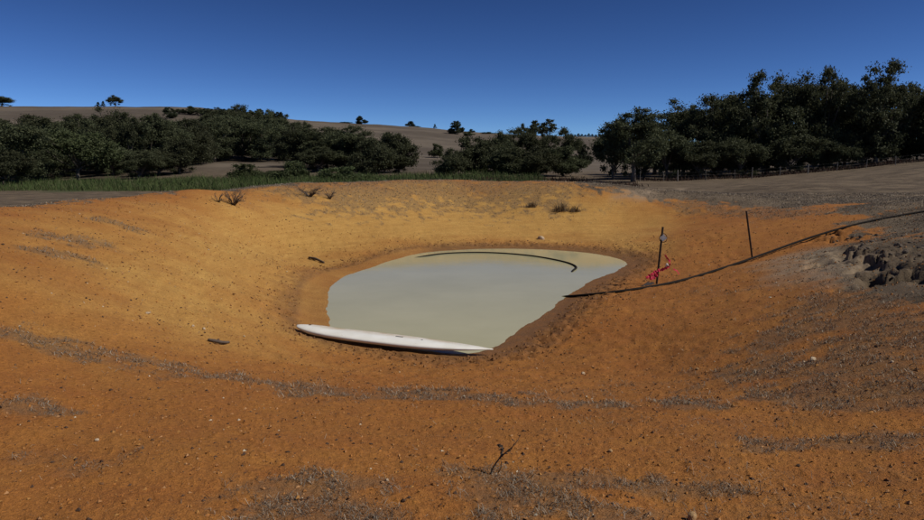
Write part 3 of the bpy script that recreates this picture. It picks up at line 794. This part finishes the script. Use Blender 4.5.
P = np.vstack([strip([fpt(770, 92), fpt(830, 92), fpt(900, 91), fpt(960, 90)], 1.2, 4200), strip([fpt(645, 87), fpt(700, 89), fpt(770, 90)], 1.0, 1500),
               strip([fpt(490, 92), fpt(525, 90), fpt(560, 92)], 2.2, 6000), strip([fpt(586, 66), fpt(606, 64), fpt(630, 66)], .7, 2000),
               strip([fpt(180, 74), fpt(260, 72), fpt(330, 76), fpt(420, 82), fpt(500, 86)], 1.0, 7000)])
V, F_ = blades(P, HF(P[:, 0], P[:, 1]) - .03, rng.uniform(.15, 1.0, len(P)) * (.75 + .9 * fbm(P[:, 0] * .5, P[:, 1] * .5, 2)), rng.uniform(.03, .08, len(P)), .95)
tag(obj('dry_bracken', mesh_np('dry_bracken', V, F_), brk_m), 'rust brown dead bracken and dock along fence and behind the far bank', 'bracken', kind='stuff')

# dry litter on the near banks, following the grey zones
def litter_points(k, rmax, power):
    q = rng.uniform(R(-40), R(40), k); r = rmax * rng.uniform((2.4 / rmax) ** power, 1, k) ** (1 / power)
    return np.column_stack([r * np.sin(q), r * np.cos(q)])
P = litter_points(600000, 40, .55)
z0 = H0(P[:, 0].copy(), P[:, 1].copy())
_, w_, _, _, _, _, ds_, g_, _, _ = zones(P[:, 0], P[:, 1], z0)
cl = np.clip(fbm(P[:, 0] * 5, P[:, 1] * 5, 2) * 2.2 + .55, 0, 1)
pr = np.where(g_ > .25, np.clip(g_, 0, 1) ** 2.2 * cl * 1.0, 0.005) * (ds_ > .8)
P = P[rng.uniform(0, 1, len(P)) < pr][:110000]
r_ = np.hypot(P[:, 0], P[:, 1])
lit_m = stuff_mat('dry_litter', [(.05, .04, .032), (.11, .088, .068), (.2, .16, .118), (.38, .32, .24), (.07, .055, .043)])
V, F_ = blades(P, HF(P[:, 0], P[:, 1]) + .002, rng.uniform(.015, .07, len(P)) * (1 + r_ * .02), (.0011 + .00045 * r_) * rng.uniform(.6, 1.4, len(P)), 1.0, .75, .62)
tag(obj('dry_grass', mesh_np('dry_grass', V, F_), lit_m), 'grey dead grass and twig litter lying in patches on the orange bank', 'grass', kind='stuff')
# loose gravel and clods
octv = np.array([(1, 0, 0), (-1, 0, 0), (0, 1, 0), (0, -1, 0), (0, 0, 1), (0, 0, -1)], float)
octf = np.array([(0, 2, 4), (2, 1, 4), (1, 3, 4), (3, 0, 4), (2, 0, 5), (1, 2, 5), (3, 1, 5), (0, 3, 5)])
def rubble(P, size, name, m, label, cat):
    k = len(P); z = HF(P[:, 0], P[:, 1])
    q = rng.uniform(0, 6.28, k); cs, sn = np.cos(q), np.sin(q)
    v = octv[None] * rng.uniform(.6, 1.3, (k, 6, 1)) + rng.normal(0, .15, (k, 6, 3))
    v = v * size[:, None, None] * np.array([1, .8, .65])
    X = v[:, :, 0] * cs[:, None] - v[:, :, 1] * sn[:, None] + P[:, 0, None]; Yv = v[:, :, 0] * sn[:, None] + v[:, :, 1] * cs[:, None] + P[:, 1, None]
    Zv = v[:, :, 2] + (z + size * .2)[:, None]
    Fx = (np.arange(k)[:, None, None] * 6 + octf[None]).reshape(-1, 3)
    return tag(obj(name, mesh_np(name, np.stack([X, Yv, Zv], -1).reshape(-1, 3), Fx), m), label, cat, kind='stuff')
peb_m = stuff_mat('gravel', [(.27, .12, .032), (.33, .16, .045), (.16, .075, .03), (.3, .14, .05), (.07, .04, .025), (.36, .19, .08), (.3, .135, .04), (.2, .09, .03), (.09, .05, .03), (.32, .13, .03), (.26, .11, .03), (.5, .42, .3)])
el_ = peb_m.node_tree.nodes['Color Ramp'].color_ramp; el_.interpolation = 'CONSTANT'; el_.elements[len(el_.elements) - 1].position = .988
P = litter_points(48000, 26, .5)
ds_ = pdist(P[:, 0], P[:, 1], SHORE, True); P = P[ds_ > .5]
rr_ = np.hypot(P[:, 0], P[:, 1])
rubble(P, (.0028 + .0095 * rng.uniform(0, 1, len(P)) ** 5) * (1 + rr_ * .08), 'loose_gravel', peb_m, 'loose orange gravel strewn over the clay bank', 'gravel')
clod_m = stuff_mat('mud_clods', [(.2, .095, .034), (.15, .07, .026), (.25, .12, .042), (.13, .06, .024)])
SH = np.array(SHORE + SHORE[:1])[:, :2]
idx = rng.integers(0, len(SHORE), 9000); t = rng.uniform(0, 1, 9000)[:, None]
P = SH[idx] * (1 - t) + SH[idx + 1] * t + rng.normal(0, .75, (9000, 2))
ds_ = pdist(P[:, 0], P[:, 1], SHORE, True); P = P[(ds_ > .35 + .3 * sstep(-.6, -1.8, P[:, 0])) & (ds_ < 1.7)]
rubble(P, .008 + .03 * rng.uniform(0, 1, len(P)) ** 3, 'mud_clods', clod_m, 'dark broken mud clods ringing the waterline', 'mud')

# ------------------------------------------------------------------ stones one can pick out
def stone_mesh(seed, sx, sy, sz):
    bm = bmesh.new(); bmesh.ops.create_icosphere(bm, subdivisions=2, radius=1)
    rd = random.Random(seed); off = rd.uniform(0, 50)
    planes = [(Vector((rd.gauss(0, 1), rd.gauss(0, 1), rd.gauss(0, 1))).normalized(), rd.uniform(.62, .85)) for _ in range(9)]
    for v in bm.verts:
        for nn, d in planes:
            e = v.co.dot(nn) - d
            if e > 0: v.co -= nn * e * .9
        v.co *= 1 + .05 * math.sin(v.co.x * 7 + off) * math.cos(v.co.y * 6 + off)
        v.co = Vector((v.co.x * sx, v.co.y * sy, v.co.z * sz))
    me = bpy.data.meshes.new('stone'); bm.to_mesh(me); bm.free(); return me
pale_st = simple('pale_stone', (.5, .4, .28), (.36, .25, .15), 30, .85, .004)
buff_st = simple('buff_stone', (.42, .28, .14), (.3, .17, .07), 30, .9, .004)
grey_st = simple('grey_clod', (.13, .1, .075), (.06, .047, .036), 14, .95, .01)
def stone(px, py, wpx, label, m, flat=.75, seed=0, dx=0):
    x, y, z = hit(px, py); s = wpx / FPX * y / 2
    o = obj('stone', stone_mesh(seed + int(px), s, s * .8, s * flat), m); z = hz(x, y)
    o.location = (x, y, z + s * flat * .45); o.rotation_euler = (0, 0, random.uniform(0, 6))
    return tag(o, label, 'stone', 'stones lying on the bank')
stone(541, 239, 8, 'pale stone lying alone just above the far waterline', pale_st, .8)
stone(692, 515, 11, 'upright buff stone at the bottom edge of the picture', buff_st, 1.2)
stone(813, 361, 8, 'pale stone on the right bank beside the dead grass', pale_st)
stone(804, 363, 4, 'small white chip next to the pale stone on the right bank', pale_st)
stone(610, 453, 6, 'small buff stone on bare soil right of the dead twig', buff_st)
stone(193, 325, 4, 'pale chip farthest from camera among those above the stick', pale_st)
stone(204, 328, 4, 'pale chip just above the dark stick on the left slope', pale_st)
stone(148, 314, 7, 'flat pale stone on the left slope', pale_st, .35)
stone(387, 482, 5, 'pale chip beside the dead grass patch at lower left', pale_st)
stone(697, 371, 5, 'buff stone on the near right slope below the water', buff_st)
stone(892, 363, 4, 'white chip in grey grass near the right edge', pale_st)
stone(583, 375, 5, 'pale chip on slope right of the white board tip', pale_st)
stone(97, 440, 5, 'pale chip on bare soil at lower left', pale_st)
# clods of the erosion scar
sc = [(858, 240, 12), (872, 243, 16), (884, 240, 11), (897, 246, 18), (910, 243, 12), (920, 250, 16), (868, 250, 10), (905, 256, 14), (888, 249, 14), (916, 262, 14),
      (848, 238, 9), (833, 238, 8), (826, 235, 7), (893, 275, 8), (876, 236, 9), (903, 236, 10), (922, 238, 10)]
rs = random.Random(5)
sc += [(rs.uniform(835, 924), 0, rs.uniform(5, 11)) for _ in range(26)]
sc = [(a, b or 236 + (a - 835) * .2 + rs.uniform(-7, 14), w) for a, b, w in sc]
for i, (px, py, w_) in enumerate(sc):
    x, y, z = hit(px, py); s = w_ / FPX * y / 2 * .5
    o = obj('earth_clod', stone_mesh(200 + i, s, s * .9, s * .6), grey_st); o.location = (x, y, hz(x, y) + s * .12); o.rotation_euler = (random.uniform(-.3, .3), random.uniform(-.3, .3), random.uniform(0, 6))
    tag(o, 'grey earth clod broken from the erosion scar on the right bank', 'clod', 'clods of the erosion scar')

# ------------------------------------------------------------------ white board at the water's edge
L_ = at_z(297, 333.5, .07); R_ = at_z(493, 355, .05)
ax = Vector(R_) - Vector(L_); LEN = ax.length; ax.normalize()
root = empty('white_board', Vector(L_))
root.rotation_euler = (R(-4), R(1.0), math.atan2(ax.y, ax.x))
ns, nk = 72, 28
V, Fq = [], []
def outline(t):     # half width along the length, round tail at t=0, pointed nose at t=1
    a = min(1, (t / .12)) ; tail = math.sqrt(max(1 - (1 - a) ** 2, 0)) * (.55 + .45 * math.sin(min(1, t / .45) * math.pi / 2))
    nose = max(0, 1 - max(0, (t - .45) / .55) ** 2.1)
    return .335 * tail * nose ** .85
def thick(t): return .115 * (min(1, t / .12) * .6 + .4) * max(.12, 1 - max(0, (t - .55) / .45) ** 2.2) * (.35 + .65 * min(1, t / .06))
def rock(t): return .045 * max(0, (t - .6) / .4) ** 2 + .06 * max(0, (.25 - t) / .25) ** 2
for i in range(ns):
    t = i / (ns - 1); hw = max(outline(t), .003); h = max(thick(t), .006); zc = rock(t)
    for j in range(nk):
        q = 2 * math.pi * j / nk; c_, s_ = math.cos(q), math.sin(q)
        yy = hw * math.copysign(abs(c_) ** .75, c_); zz = h / 2 * math.copysign(abs(s_) ** .8, s_)
        if s_ > 0: zz += .012 * (1 - (yy / max(hw, .01)) ** 2) * min(1, hw / .1)
        V.append((t * LEN, yy, zc + zz))
for i in range(ns - 1):
    for j in range(nk):
        Fq.append((i * nk + j, i * nk + (j + 1) % nk, (i + 1) * nk + (j + 1) % nk, (i + 1) * nk + j))
me = bpy.data.meshes.new('hull'); me.from_pydata(V, [], Fq + [tuple(range(nk))[::-1], tuple(range((ns - 1) * nk, ns * nk))]); me.update()
me.polygons.foreach_set('use_smooth', [True] * len(me.polygons))
bmt, nt, b = mat('weathered_white_board')
tc = N(nt, 'ShaderNodeTexCoord').outputs['Object']
c = mixc(nt, mrange(nt, noise(nt, tc, 3, 6), .35, .7), (.86, .85, .8), (.74, .72, .65))
sx = N(nt, 'ShaderNodeSeparateXYZ'); nt.links.new(tc, sx.inputs[0])
dirt = mth(nt, 'MULTIPLY', mrange(nt, sx.outputs[1], -.1, .12), mrange(nt, noise(nt, tc, 2.2, 6, .7), .32, .6))
c = mixc(nt, mth(nt, 'MULTIPLY', dirt, .95), c, (.42, .29, .13))
c = mixc(nt, mrange(nt, noise(nt, tc, 17, 4, .7), .68, .74), c, (.3, .22, .14))
c = mixc(nt, mth(nt, 'MULTIPLY', mrange(nt, sx.outputs[2], .0, -.05), .6), c, (.35, .2, .09))
nt.links.new(c, b.inputs['Base Color']); b.inputs['Roughness'].default_value = .45
hull = obj('hull', me, bmt, root)
hull['label'] = 'white hull stained brown along its far edge'
dk = simple('black_plastic', (.02, .02, .022), (.035, .033, .03), 20, .5)
def surf(t): return rock(t) + thick(t) / 2 + .012
mb = MB(); mb.tube([(LEN * .07, .02, surf(.07) - .012), (LEN * .07, .02, surf(.07) + .004)], .025, 12); obj('drain_plug', mb.mesh('drain_plug'), dk, root)
mb = MB(); mb.box((LEN * .55, 0, surf(.55) - .002), .12, .03, .012); obj('mast_slot', mb.mesh('mast_slot', False), dk, root)
mb = MB(); mb.tube([(LEN * .665, -.02, surf(.665) - .012), (LEN * .665, -.02, surf(.665) + .002)], .018, 10); obj('vent_plug', mb.mesh('vent_plug'), dk, root)
root.location.z = .15
tag(root, 'long white windsurfing board lying at the near waterline', 'board')

# ------------------------------------------------------------------ black water pipe: over the right bank, under water, floating arc
pipe_m = simple('black_poly_pipe', (.010, .009, .009), (.022, .018, .014), 9, .85, 0, .1)
rp_ = .028
pp = []
for px, py in [(960, 206), (924, 211.5), (880, 219), (840, 228.5), (800, 241), (760, 255.5), (720, 269), (680, 281), (640, 290), (600, 294), (575, 296)]:
    x, y, z = hit(px, py + 1.5); pp.append((x, y, z))
pa = np.array(pp)
for it in range(2): pa[1:-1, 1] = pa[1:-1, 1] * .5 + (pa[:-2, 1] + pa[2:, 1]) * .25
pxs = [960, 924, 880, 840, 800, 760, 720, 680, 640, 600, 575]; pys = [206, 211.5, 219, 228.5, 241, 255.5, 269, 281, 290, 294, 296]
pts = []
for i in range(len(pa)):
    d = ray(pxs[i], pys[i]); y = pa[i, 1]; pts.append((d[0] * y, y, max(CAM_Z + d[2] * y, hz(d[0] * y, y) + rp_ * .75)))
pts = [(pts[0][0] + 14, pts[0][1] + 5, hz(pts[0][0] + 14, pts[0][1] + 5) + .03), (pts[0][0] + 5, pts[0][1] + 2, hz(pts[0][0] + 5, pts[0][1] + 2) + .03)] + pts
e0 = at_z(563, 296, .0)
pts += [(e0[0], e0[1], -.02), (e0[0] - .5, e0[1] + .2, -.2), (e0[0] + .3, e0[1] + 2.2, -.33)]
arc = [at_z(px, py, .012) for px, py in [(572, 271), (577, 267.5), (570, 263.5), (556, 260), (535, 256.3), (510, 253.8), (485, 252.6), (460, 252.8), (440, 254), (424, 256.3)]]
pts += [(arc[0][0] - .1, arc[0][1] - .5, -.14)] + arc
pts += [(arc[-1][0] - .5, arc[-1][1] - .3, -.06)]
cv = np.array(curve(pts, 400))
for it in range(30): cv[1:-1] = cv[1:-1] * .5 + (cv[:-2] + cv[2:]) * .25
mb = MB(); mb.tube(cv, rp_, 10)
tag(obj('black_pipe', mb.mesh('black_pipe'), pipe_m), 'black plastic water pipe running down the right bank and floating in an arc', 'pipe')

# ------------------------------------------------------------------ steel posts
rust = simple('rusty_black_steel', (.03, .024, .02), (.06, .035, .022), 18, .8, .002, obj_random=.1)
tinm = simple('dull_tin', (.5, .5, .5), (.25, .26, .28), 30, .35, .001, .5)
def picket(bx, tx, y, label):
    b0 = Vector(at_y(*bx, y)); t0 = Vector(at_y(*tx, y)); b0.z = hz(b0.x, b0.y) - .25
    e = empty('steel_post', b0); d = t0 - b0; Ln = d.length
    zv = d.normalized(); yv_ = Vector((0, 1, 0)); yv_ = (yv_ - zv * yv_.dot(zv)).normalized(); xv = yv_.cross(zv)
    e.rotation_euler = Matrix((xv, yv_, zv)).transposed().to_euler()
    mb = MB()
    for k in range(3):
        q = 2 * math.pi * k / 3 + .5
        rot = Matrix.Rotation(q, 3, 'Z'); mb.box(rot @ Vector((.013, 0, Ln / 2)), .026, .006 + k * .0006, Ln - k * .002, rot)
    obj('shaft', mb.mesh('shaft', False), rust, e)
    return tag(e, label, 'post', 'steel fence posts in the dam'), Ln
p1, l1 = picket((656, 284), (663, 227), 16.3, 'dark steel post with tin tag, pink tape at its foot')
p2, l2 = picket((754, 256.5), (746.5, 211), 18.4, 'bare dark steel post leaning left beside the pipe')
# tin tag on the first post: a small folded diamond with a wire loop
zt = l1 * .845 + .0
mb = MB(); rot = Matrix.Rotation(math.pi / 4, 3, 'Y'); mb.box((.02, -.05, zt), .12, .006, .12, rot)
tg = obj('tin_tag', mb.mesh('tin_tag', False), tinm, p1)
mb = MB(); mb.tube([(math.cos(a_) * .085 + .02, -.045 + .06 * math.sin(a_ * 2) * .3, zt + math.sin(a_) * .1) for a_ in np.linspace(0, 6.28, 20)], .008, 5)
obj('wire_loop', mb.mesh('wire_loop'), rust, p1)

# pink tape and thin dark grey crumpled sheet at the foot of the first post
pink = simple('pink_tape', (.75, .04, .10), (.55, .025, .07), 12, .5)
sheetm = simple('grey_sheet', (.022, .018, .018), (.04, .03, .028), 14, .9)
whm = simple('white_plastic', (.75, .72, .7), (.6, .58, .55), 20, .5)
def ribbon(pts, w, m, name, parent, nseg=36, tw=3.0, rough=.005):
    P_ = curve(pts, nseg); V, F4 = [], []
    for i, p in enumerate(P_):
        t = P_[min(i + 1, len(P_) - 1)] - P_[max(i - 1, 0)]; t /= np.linalg.norm(t) + 1e-9
        a_ = tw * i / len(P_) + .8; up = np.array([0, math.sin(a_) * .4, 1.0]); s = np.cross(t, np.cross(up, t)); s /= np.linalg.norm(s) + 1e-9
        wv = w * (.8 + .35 * math.sin(i * 1.3)) / 2; nrm = np.cross(t, s) * .0015
        jit = rng.normal(0, rough, 3)
        V += [p + s * wv + nrm + jit, p - s * wv + nrm + jit, p - s * wv - nrm + jit, p + s * wv - nrm + jit]
    for i in range(len(P_) - 1):
        for j in range(4): F4.append((i * 4 + j, i * 4 + (j + 1) % 4, i * 4 + 4 + (j + 1) % 4, i * 4 + 4 + j))
    F4 += [(3, 2, 1, 0), tuple(len(V) - 4 + j for j in range(4))]
    me = bpy.data.meshes.new(name); me.from_pydata([tuple(v) for v in V], [], F4); me.update()
    return obj(name, me, m, parent)
fb = at_y(656, 280, 16.2); base = np.array([fb[0], fb[1], 0])
base[2] = hz(*base[:2])
tape = empty('pink_tape', tuple(base))
def rel(px, py, lift, y=16.15):
    d = np.array(at_y(px, py, y)); g = hz(d[0], d[1]); d[2] = max(d[2], g + lift) ; return d - base
ribbon([rel(646, 278, .03), rel(651, 275, .05), rel(657, 271, .05), rel(664, 269, .05), rel(669, 266, .05)], .07, pink, 'band', tape)
ribbon([rel(668, 268, .04), rel(670, 263, .06), rel(667, 258, .06), rel(665, 255, .05)], .045, pink, 'band', tape, 24, 5)
ribbon([rel(658, 273, .03), rel(654, 277, .03), rel(649, 279, .03)], .1, pink, 'band', tape, 20, 2)
ribbon([rel(673, 269, .03), rel(677, 271, .03), rel(679, 274, .03)], .03, pink, 'band', tape, 12, 2)
mb = MB(); c0 = rel(667, 266, .06)
mb.tube([c0 + np.array([-.03, 0, -.02]), c0 + np.array([0, -.02, .04]), c0 + np.array([.035, .01, 0])], [.02, .032, .016], 8); obj('knot', mb.mesh('knot'), whm, tape)
tag(tape, 'pink plastic tape tangled at the foot of the tagged post', 'tape')
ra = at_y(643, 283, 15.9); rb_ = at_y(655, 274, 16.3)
folded_sheet = empty('grey_sheet', (ra[0], ra[1], hz(ra[0], ra[1])))  # thin dark grey sheet with low folds, following the ground
nu, nv = 18, 10; V = []; base_r = np.array(folded_sheet.location)
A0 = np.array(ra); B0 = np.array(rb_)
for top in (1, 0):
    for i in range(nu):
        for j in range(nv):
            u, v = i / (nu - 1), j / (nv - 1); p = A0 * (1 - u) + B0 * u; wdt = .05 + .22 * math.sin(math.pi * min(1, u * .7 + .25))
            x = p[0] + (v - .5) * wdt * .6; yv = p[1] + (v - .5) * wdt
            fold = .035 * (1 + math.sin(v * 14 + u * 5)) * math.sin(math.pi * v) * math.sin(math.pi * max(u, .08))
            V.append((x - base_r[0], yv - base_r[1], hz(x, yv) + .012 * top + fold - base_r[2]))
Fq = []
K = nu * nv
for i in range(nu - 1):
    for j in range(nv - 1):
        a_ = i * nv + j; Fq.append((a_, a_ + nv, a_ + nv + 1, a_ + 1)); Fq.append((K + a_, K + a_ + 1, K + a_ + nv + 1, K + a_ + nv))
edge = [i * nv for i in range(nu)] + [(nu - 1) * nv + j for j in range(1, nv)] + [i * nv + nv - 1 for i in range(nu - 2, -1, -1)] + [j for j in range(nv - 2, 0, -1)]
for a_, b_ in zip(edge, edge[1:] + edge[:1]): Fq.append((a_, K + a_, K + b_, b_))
me = bpy.data.meshes.new('folds'); me.from_pydata(V, [], Fq); me.update(); me.polygons.foreach_set('use_smooth', [True] * len(me.polygons))
obj('folds', me, sheetm, folded_sheet)
tag(folded_sheet, 'crumpled dark grey sheet beside the tagged steel post', 'folded_sheet')

# ------------------------------------------------------------------ dead plants and sticks
twm = simple('dead_twig', (.05, .035, .025), (.09, .07, .05), 20, .9)
tw2 = simple('grey_dead_wood', (.12, .09, .07), (.06, .045, .035), 12, .9)
headm = simple('dry_seed_head', (.09, .07, .055), (.05, .04, .032), 40, .95, .002)
x, y, z = hit(490, 474); z = hz(x, y)
tw = empty('dead_twig', (x, y, z)); u_ = y / FPX
def T(px, py, dy=0): return ((px - 490) * u_, dy, (474 - py) * u_ * 1.02 - .005)
mb = MB(); mb.tube(curve([T(490, 475), T(493, 467, .005), T(499, 458, .01), T(506, 450, .0), T(513, 443, -.01), T(519, 436, -.005)], 20), [.0055 - .0037 * i / 20 for i in range(21)], 6); obj('stem', mb.mesh('stem'), twm, tw)
for a_, r0 in (([T(499, 458, .01), T(502, 453, .02), T(503, 447, .03), T(501, 443, .035)], .0032), ([T(507, 449), T(511, 446, -.02), T(515, 436, -.03), T(512, 434, -.03)], .0022), ([T(513, 443, -.01), T(519, 438, .02), T(522, 433, .03)], .002),
               ([T(499, 473, .02), T(502, 466, .02), T(501, 456, .03)], .003), ([T(500, 457, .01), T(506, 455, -.02), T(510, 455, -.03)], .002)):
    mb = MB(); cp = curve(a_, 9); mb.tube(cp, [r0 * (1 - .5 * i / len(cp)) for i in range(len(cp))], 5); obj('branch', mb.mesh('branch'), twm, tw)
for px, py, dy, s in ((500, 445, .035, .016), (503, 448, .03, .012), (510, 446, -.02, .009), (502, 453, .02, .011), (521, 434, .03, .006), (513, 434, -.03, .006)):
    V, F_ = leaf_cloud([T(px, py, dy)], [s], 26, s * .7, .9, 1.6); obj('seed_head', mesh_np('seed_head', V, F_), headm, tw)
tag(tw, 'upright dead forked twig standing in the foreground soil', 'dead weed')

def dead_shrub(px, py, wpx, hpx, seed, label, m=tw2, nst=26, prone=.35, leaves=True):
    x, y, z = hit(px, py); z = hz(x, y); rd = random.Random(seed); w = wpx / FPX * y / 2; h = hpx / FPX * y
    e = empty('dead_shrub', (x, y, z)); rr0 = max(.006, .00035 * y)
    for i in range(nst):
        q = rd.uniform(0, 6.28); l = rd.uniform(.5, 1); e_ = Vector((math.cos(q) * w * l, math.sin(q) * w * .6 * l, h * rd.uniform(.25, 1) * (1.2 - prone * l)))
        mid = e_ * .5 + Vector((rd.uniform(-.1, .1) * w, 0, h * .12)); mb = MB()
        mb.tube([Vector((rd.uniform(-.1, .1) * w, 0, -.02)), mid, e_], [rr0 * 1.4, rr0, rr0 * .5], 4)
        for k in range(3):
            s = mid.lerp(e_, rd.random()); mb.tube([s, s + Vector((rd.uniform(-.3, .3) * w, rd.uniform(-.2, .2) * w, rd.uniform(.05, .35) * h))], [rr0 * .7, rr0 * .35], 3, False)
        obj('branch', mb.mesh('branch'), m, e)
    return tag(e, label, 'dead shrub', 'dead shrubs on the far bank')
dead_shrub(234, 206, 26, 16, 1, 'dead bare shrub on the crest of the left bank', nst=30)
dead_shrub(218, 203, 18, 9, 2, 'sprawling dead branches left of the bare shrub on the crest', nst=10)
dead_shrub(310, 197, 30, 10, 3, 'flattened dead shrub on the far left crest', nst=22)
dead_shrub(330, 199, 14, 9, 4, 'small dead shrub right of the flattened one', nst=14)
straw = simple('straw_tuft', (.19, .13, .065), (.1, .07, .04), 10, .9)
def tuft(px, py, wpx, hpx, label):
    x, y, z = hit(px, py); z = hz(x, y); w = wpx / FPX * y / 2; h = hpx / FPX * y
    P_ = rng.normal(0, w * .5, (190, 2)); V, F_ = blades(P_, np.full(190, -.02), h * rng.uniform(.3, 1.35, 190), np.full(190, .018), .85, .4)
    o = obj('grass_tuft', mesh_np('grass_tuft', V, F_), straw); o.location = (x, y, z); tag(o, label, 'grass tuft', 'dry tufts on the far bank')
tuft(561, 211, 14, 11, 'larger dry grass tuft on the far right bank')
tuft(575, 211, 10, 7, 'smaller dry tuft right of the larger one on the far bank')
tuft(532, 207, 10, 6, 'low dry tuft left of the larger one on the far bank')
def stick(pts, r0, m, label, name='stick', lift=.02):
    P_ = []
    for px, py, l in pts:
        x, y, z = hit(px, py); P_.append((x, y, hz(x, y) + l))
    o0 = Vector(P_[0]); mb = MB(); cp = curve([Vector(p) - o0 for p in P_], 14); mb.tube(cp, [r0 * (1 - .6 * abs(i / (len(cp) - 1) - .4)) for i in range(len(cp))], 7)
    e = obj(name, mb.mesh(name), m); e.location = o0
    return tag(e, label, 'stick')
stick([(208, 340.5, .02), (215, 342.5, .035), (222, 344, .035), (229, 344, .015)], .022, tw2, 'short curved grey stick on the smooth left slope')
stick([(309, 258.5, .04), (316, 261.5, .06), (324, 264, .03)], .04, tw2, 'dark branch lying on the slope left of the water', 'branch')

# ------------------------------------------------------------------ paddock fence
postm = simple('grey_fence_post', (.2, .18, .155), (.11, .095, .08), 9, .9, obj_random=.3)
wirem = simple('fence_wire', (.14, .13, .125), (.09, .085, .08), 9, .6)
fx = [640, 664, 678, 706, 735, 752, 780, 808, 837, 866, 895, 924, 953]
fl = empty('paddock_fence', (0, 0, 0)); tops = []
for i, px in enumerate(fx):
    y = 85.5 + (px - 640) * .004; x = ray(px, 172)[0] * y; z = hz(x, y); h = 1.15 + (.18 if px in (752, 678) else rng.uniform(-.06, .06)); r0 = .075 if px in (752, 678, 808) else .04
    mb = MB(); lx = rng.normal(0, .04); mb.tube([(x, y, z - .3), (x + lx * .5, y, z + h * .5), (x + lx, y, z + h)], [r0, r0 * .96, r0 * .9], 8)
    o = obj('post', mb.mesh('post', False), postm, fl); tops.append((x, y, z))
    if px == 752: o['label'] = 'palest thick fence post'
for k in range(3):
    mb = MB(); mb.tube([(x, y - .06, z + .3 + k * .34) for x, y, z in tops], .004, 4); obj('wire', mb.mesh('wire'), wirem, fl)
tag(fl, 'post and wire paddock fence along the foot of the right treeline', 'fence')
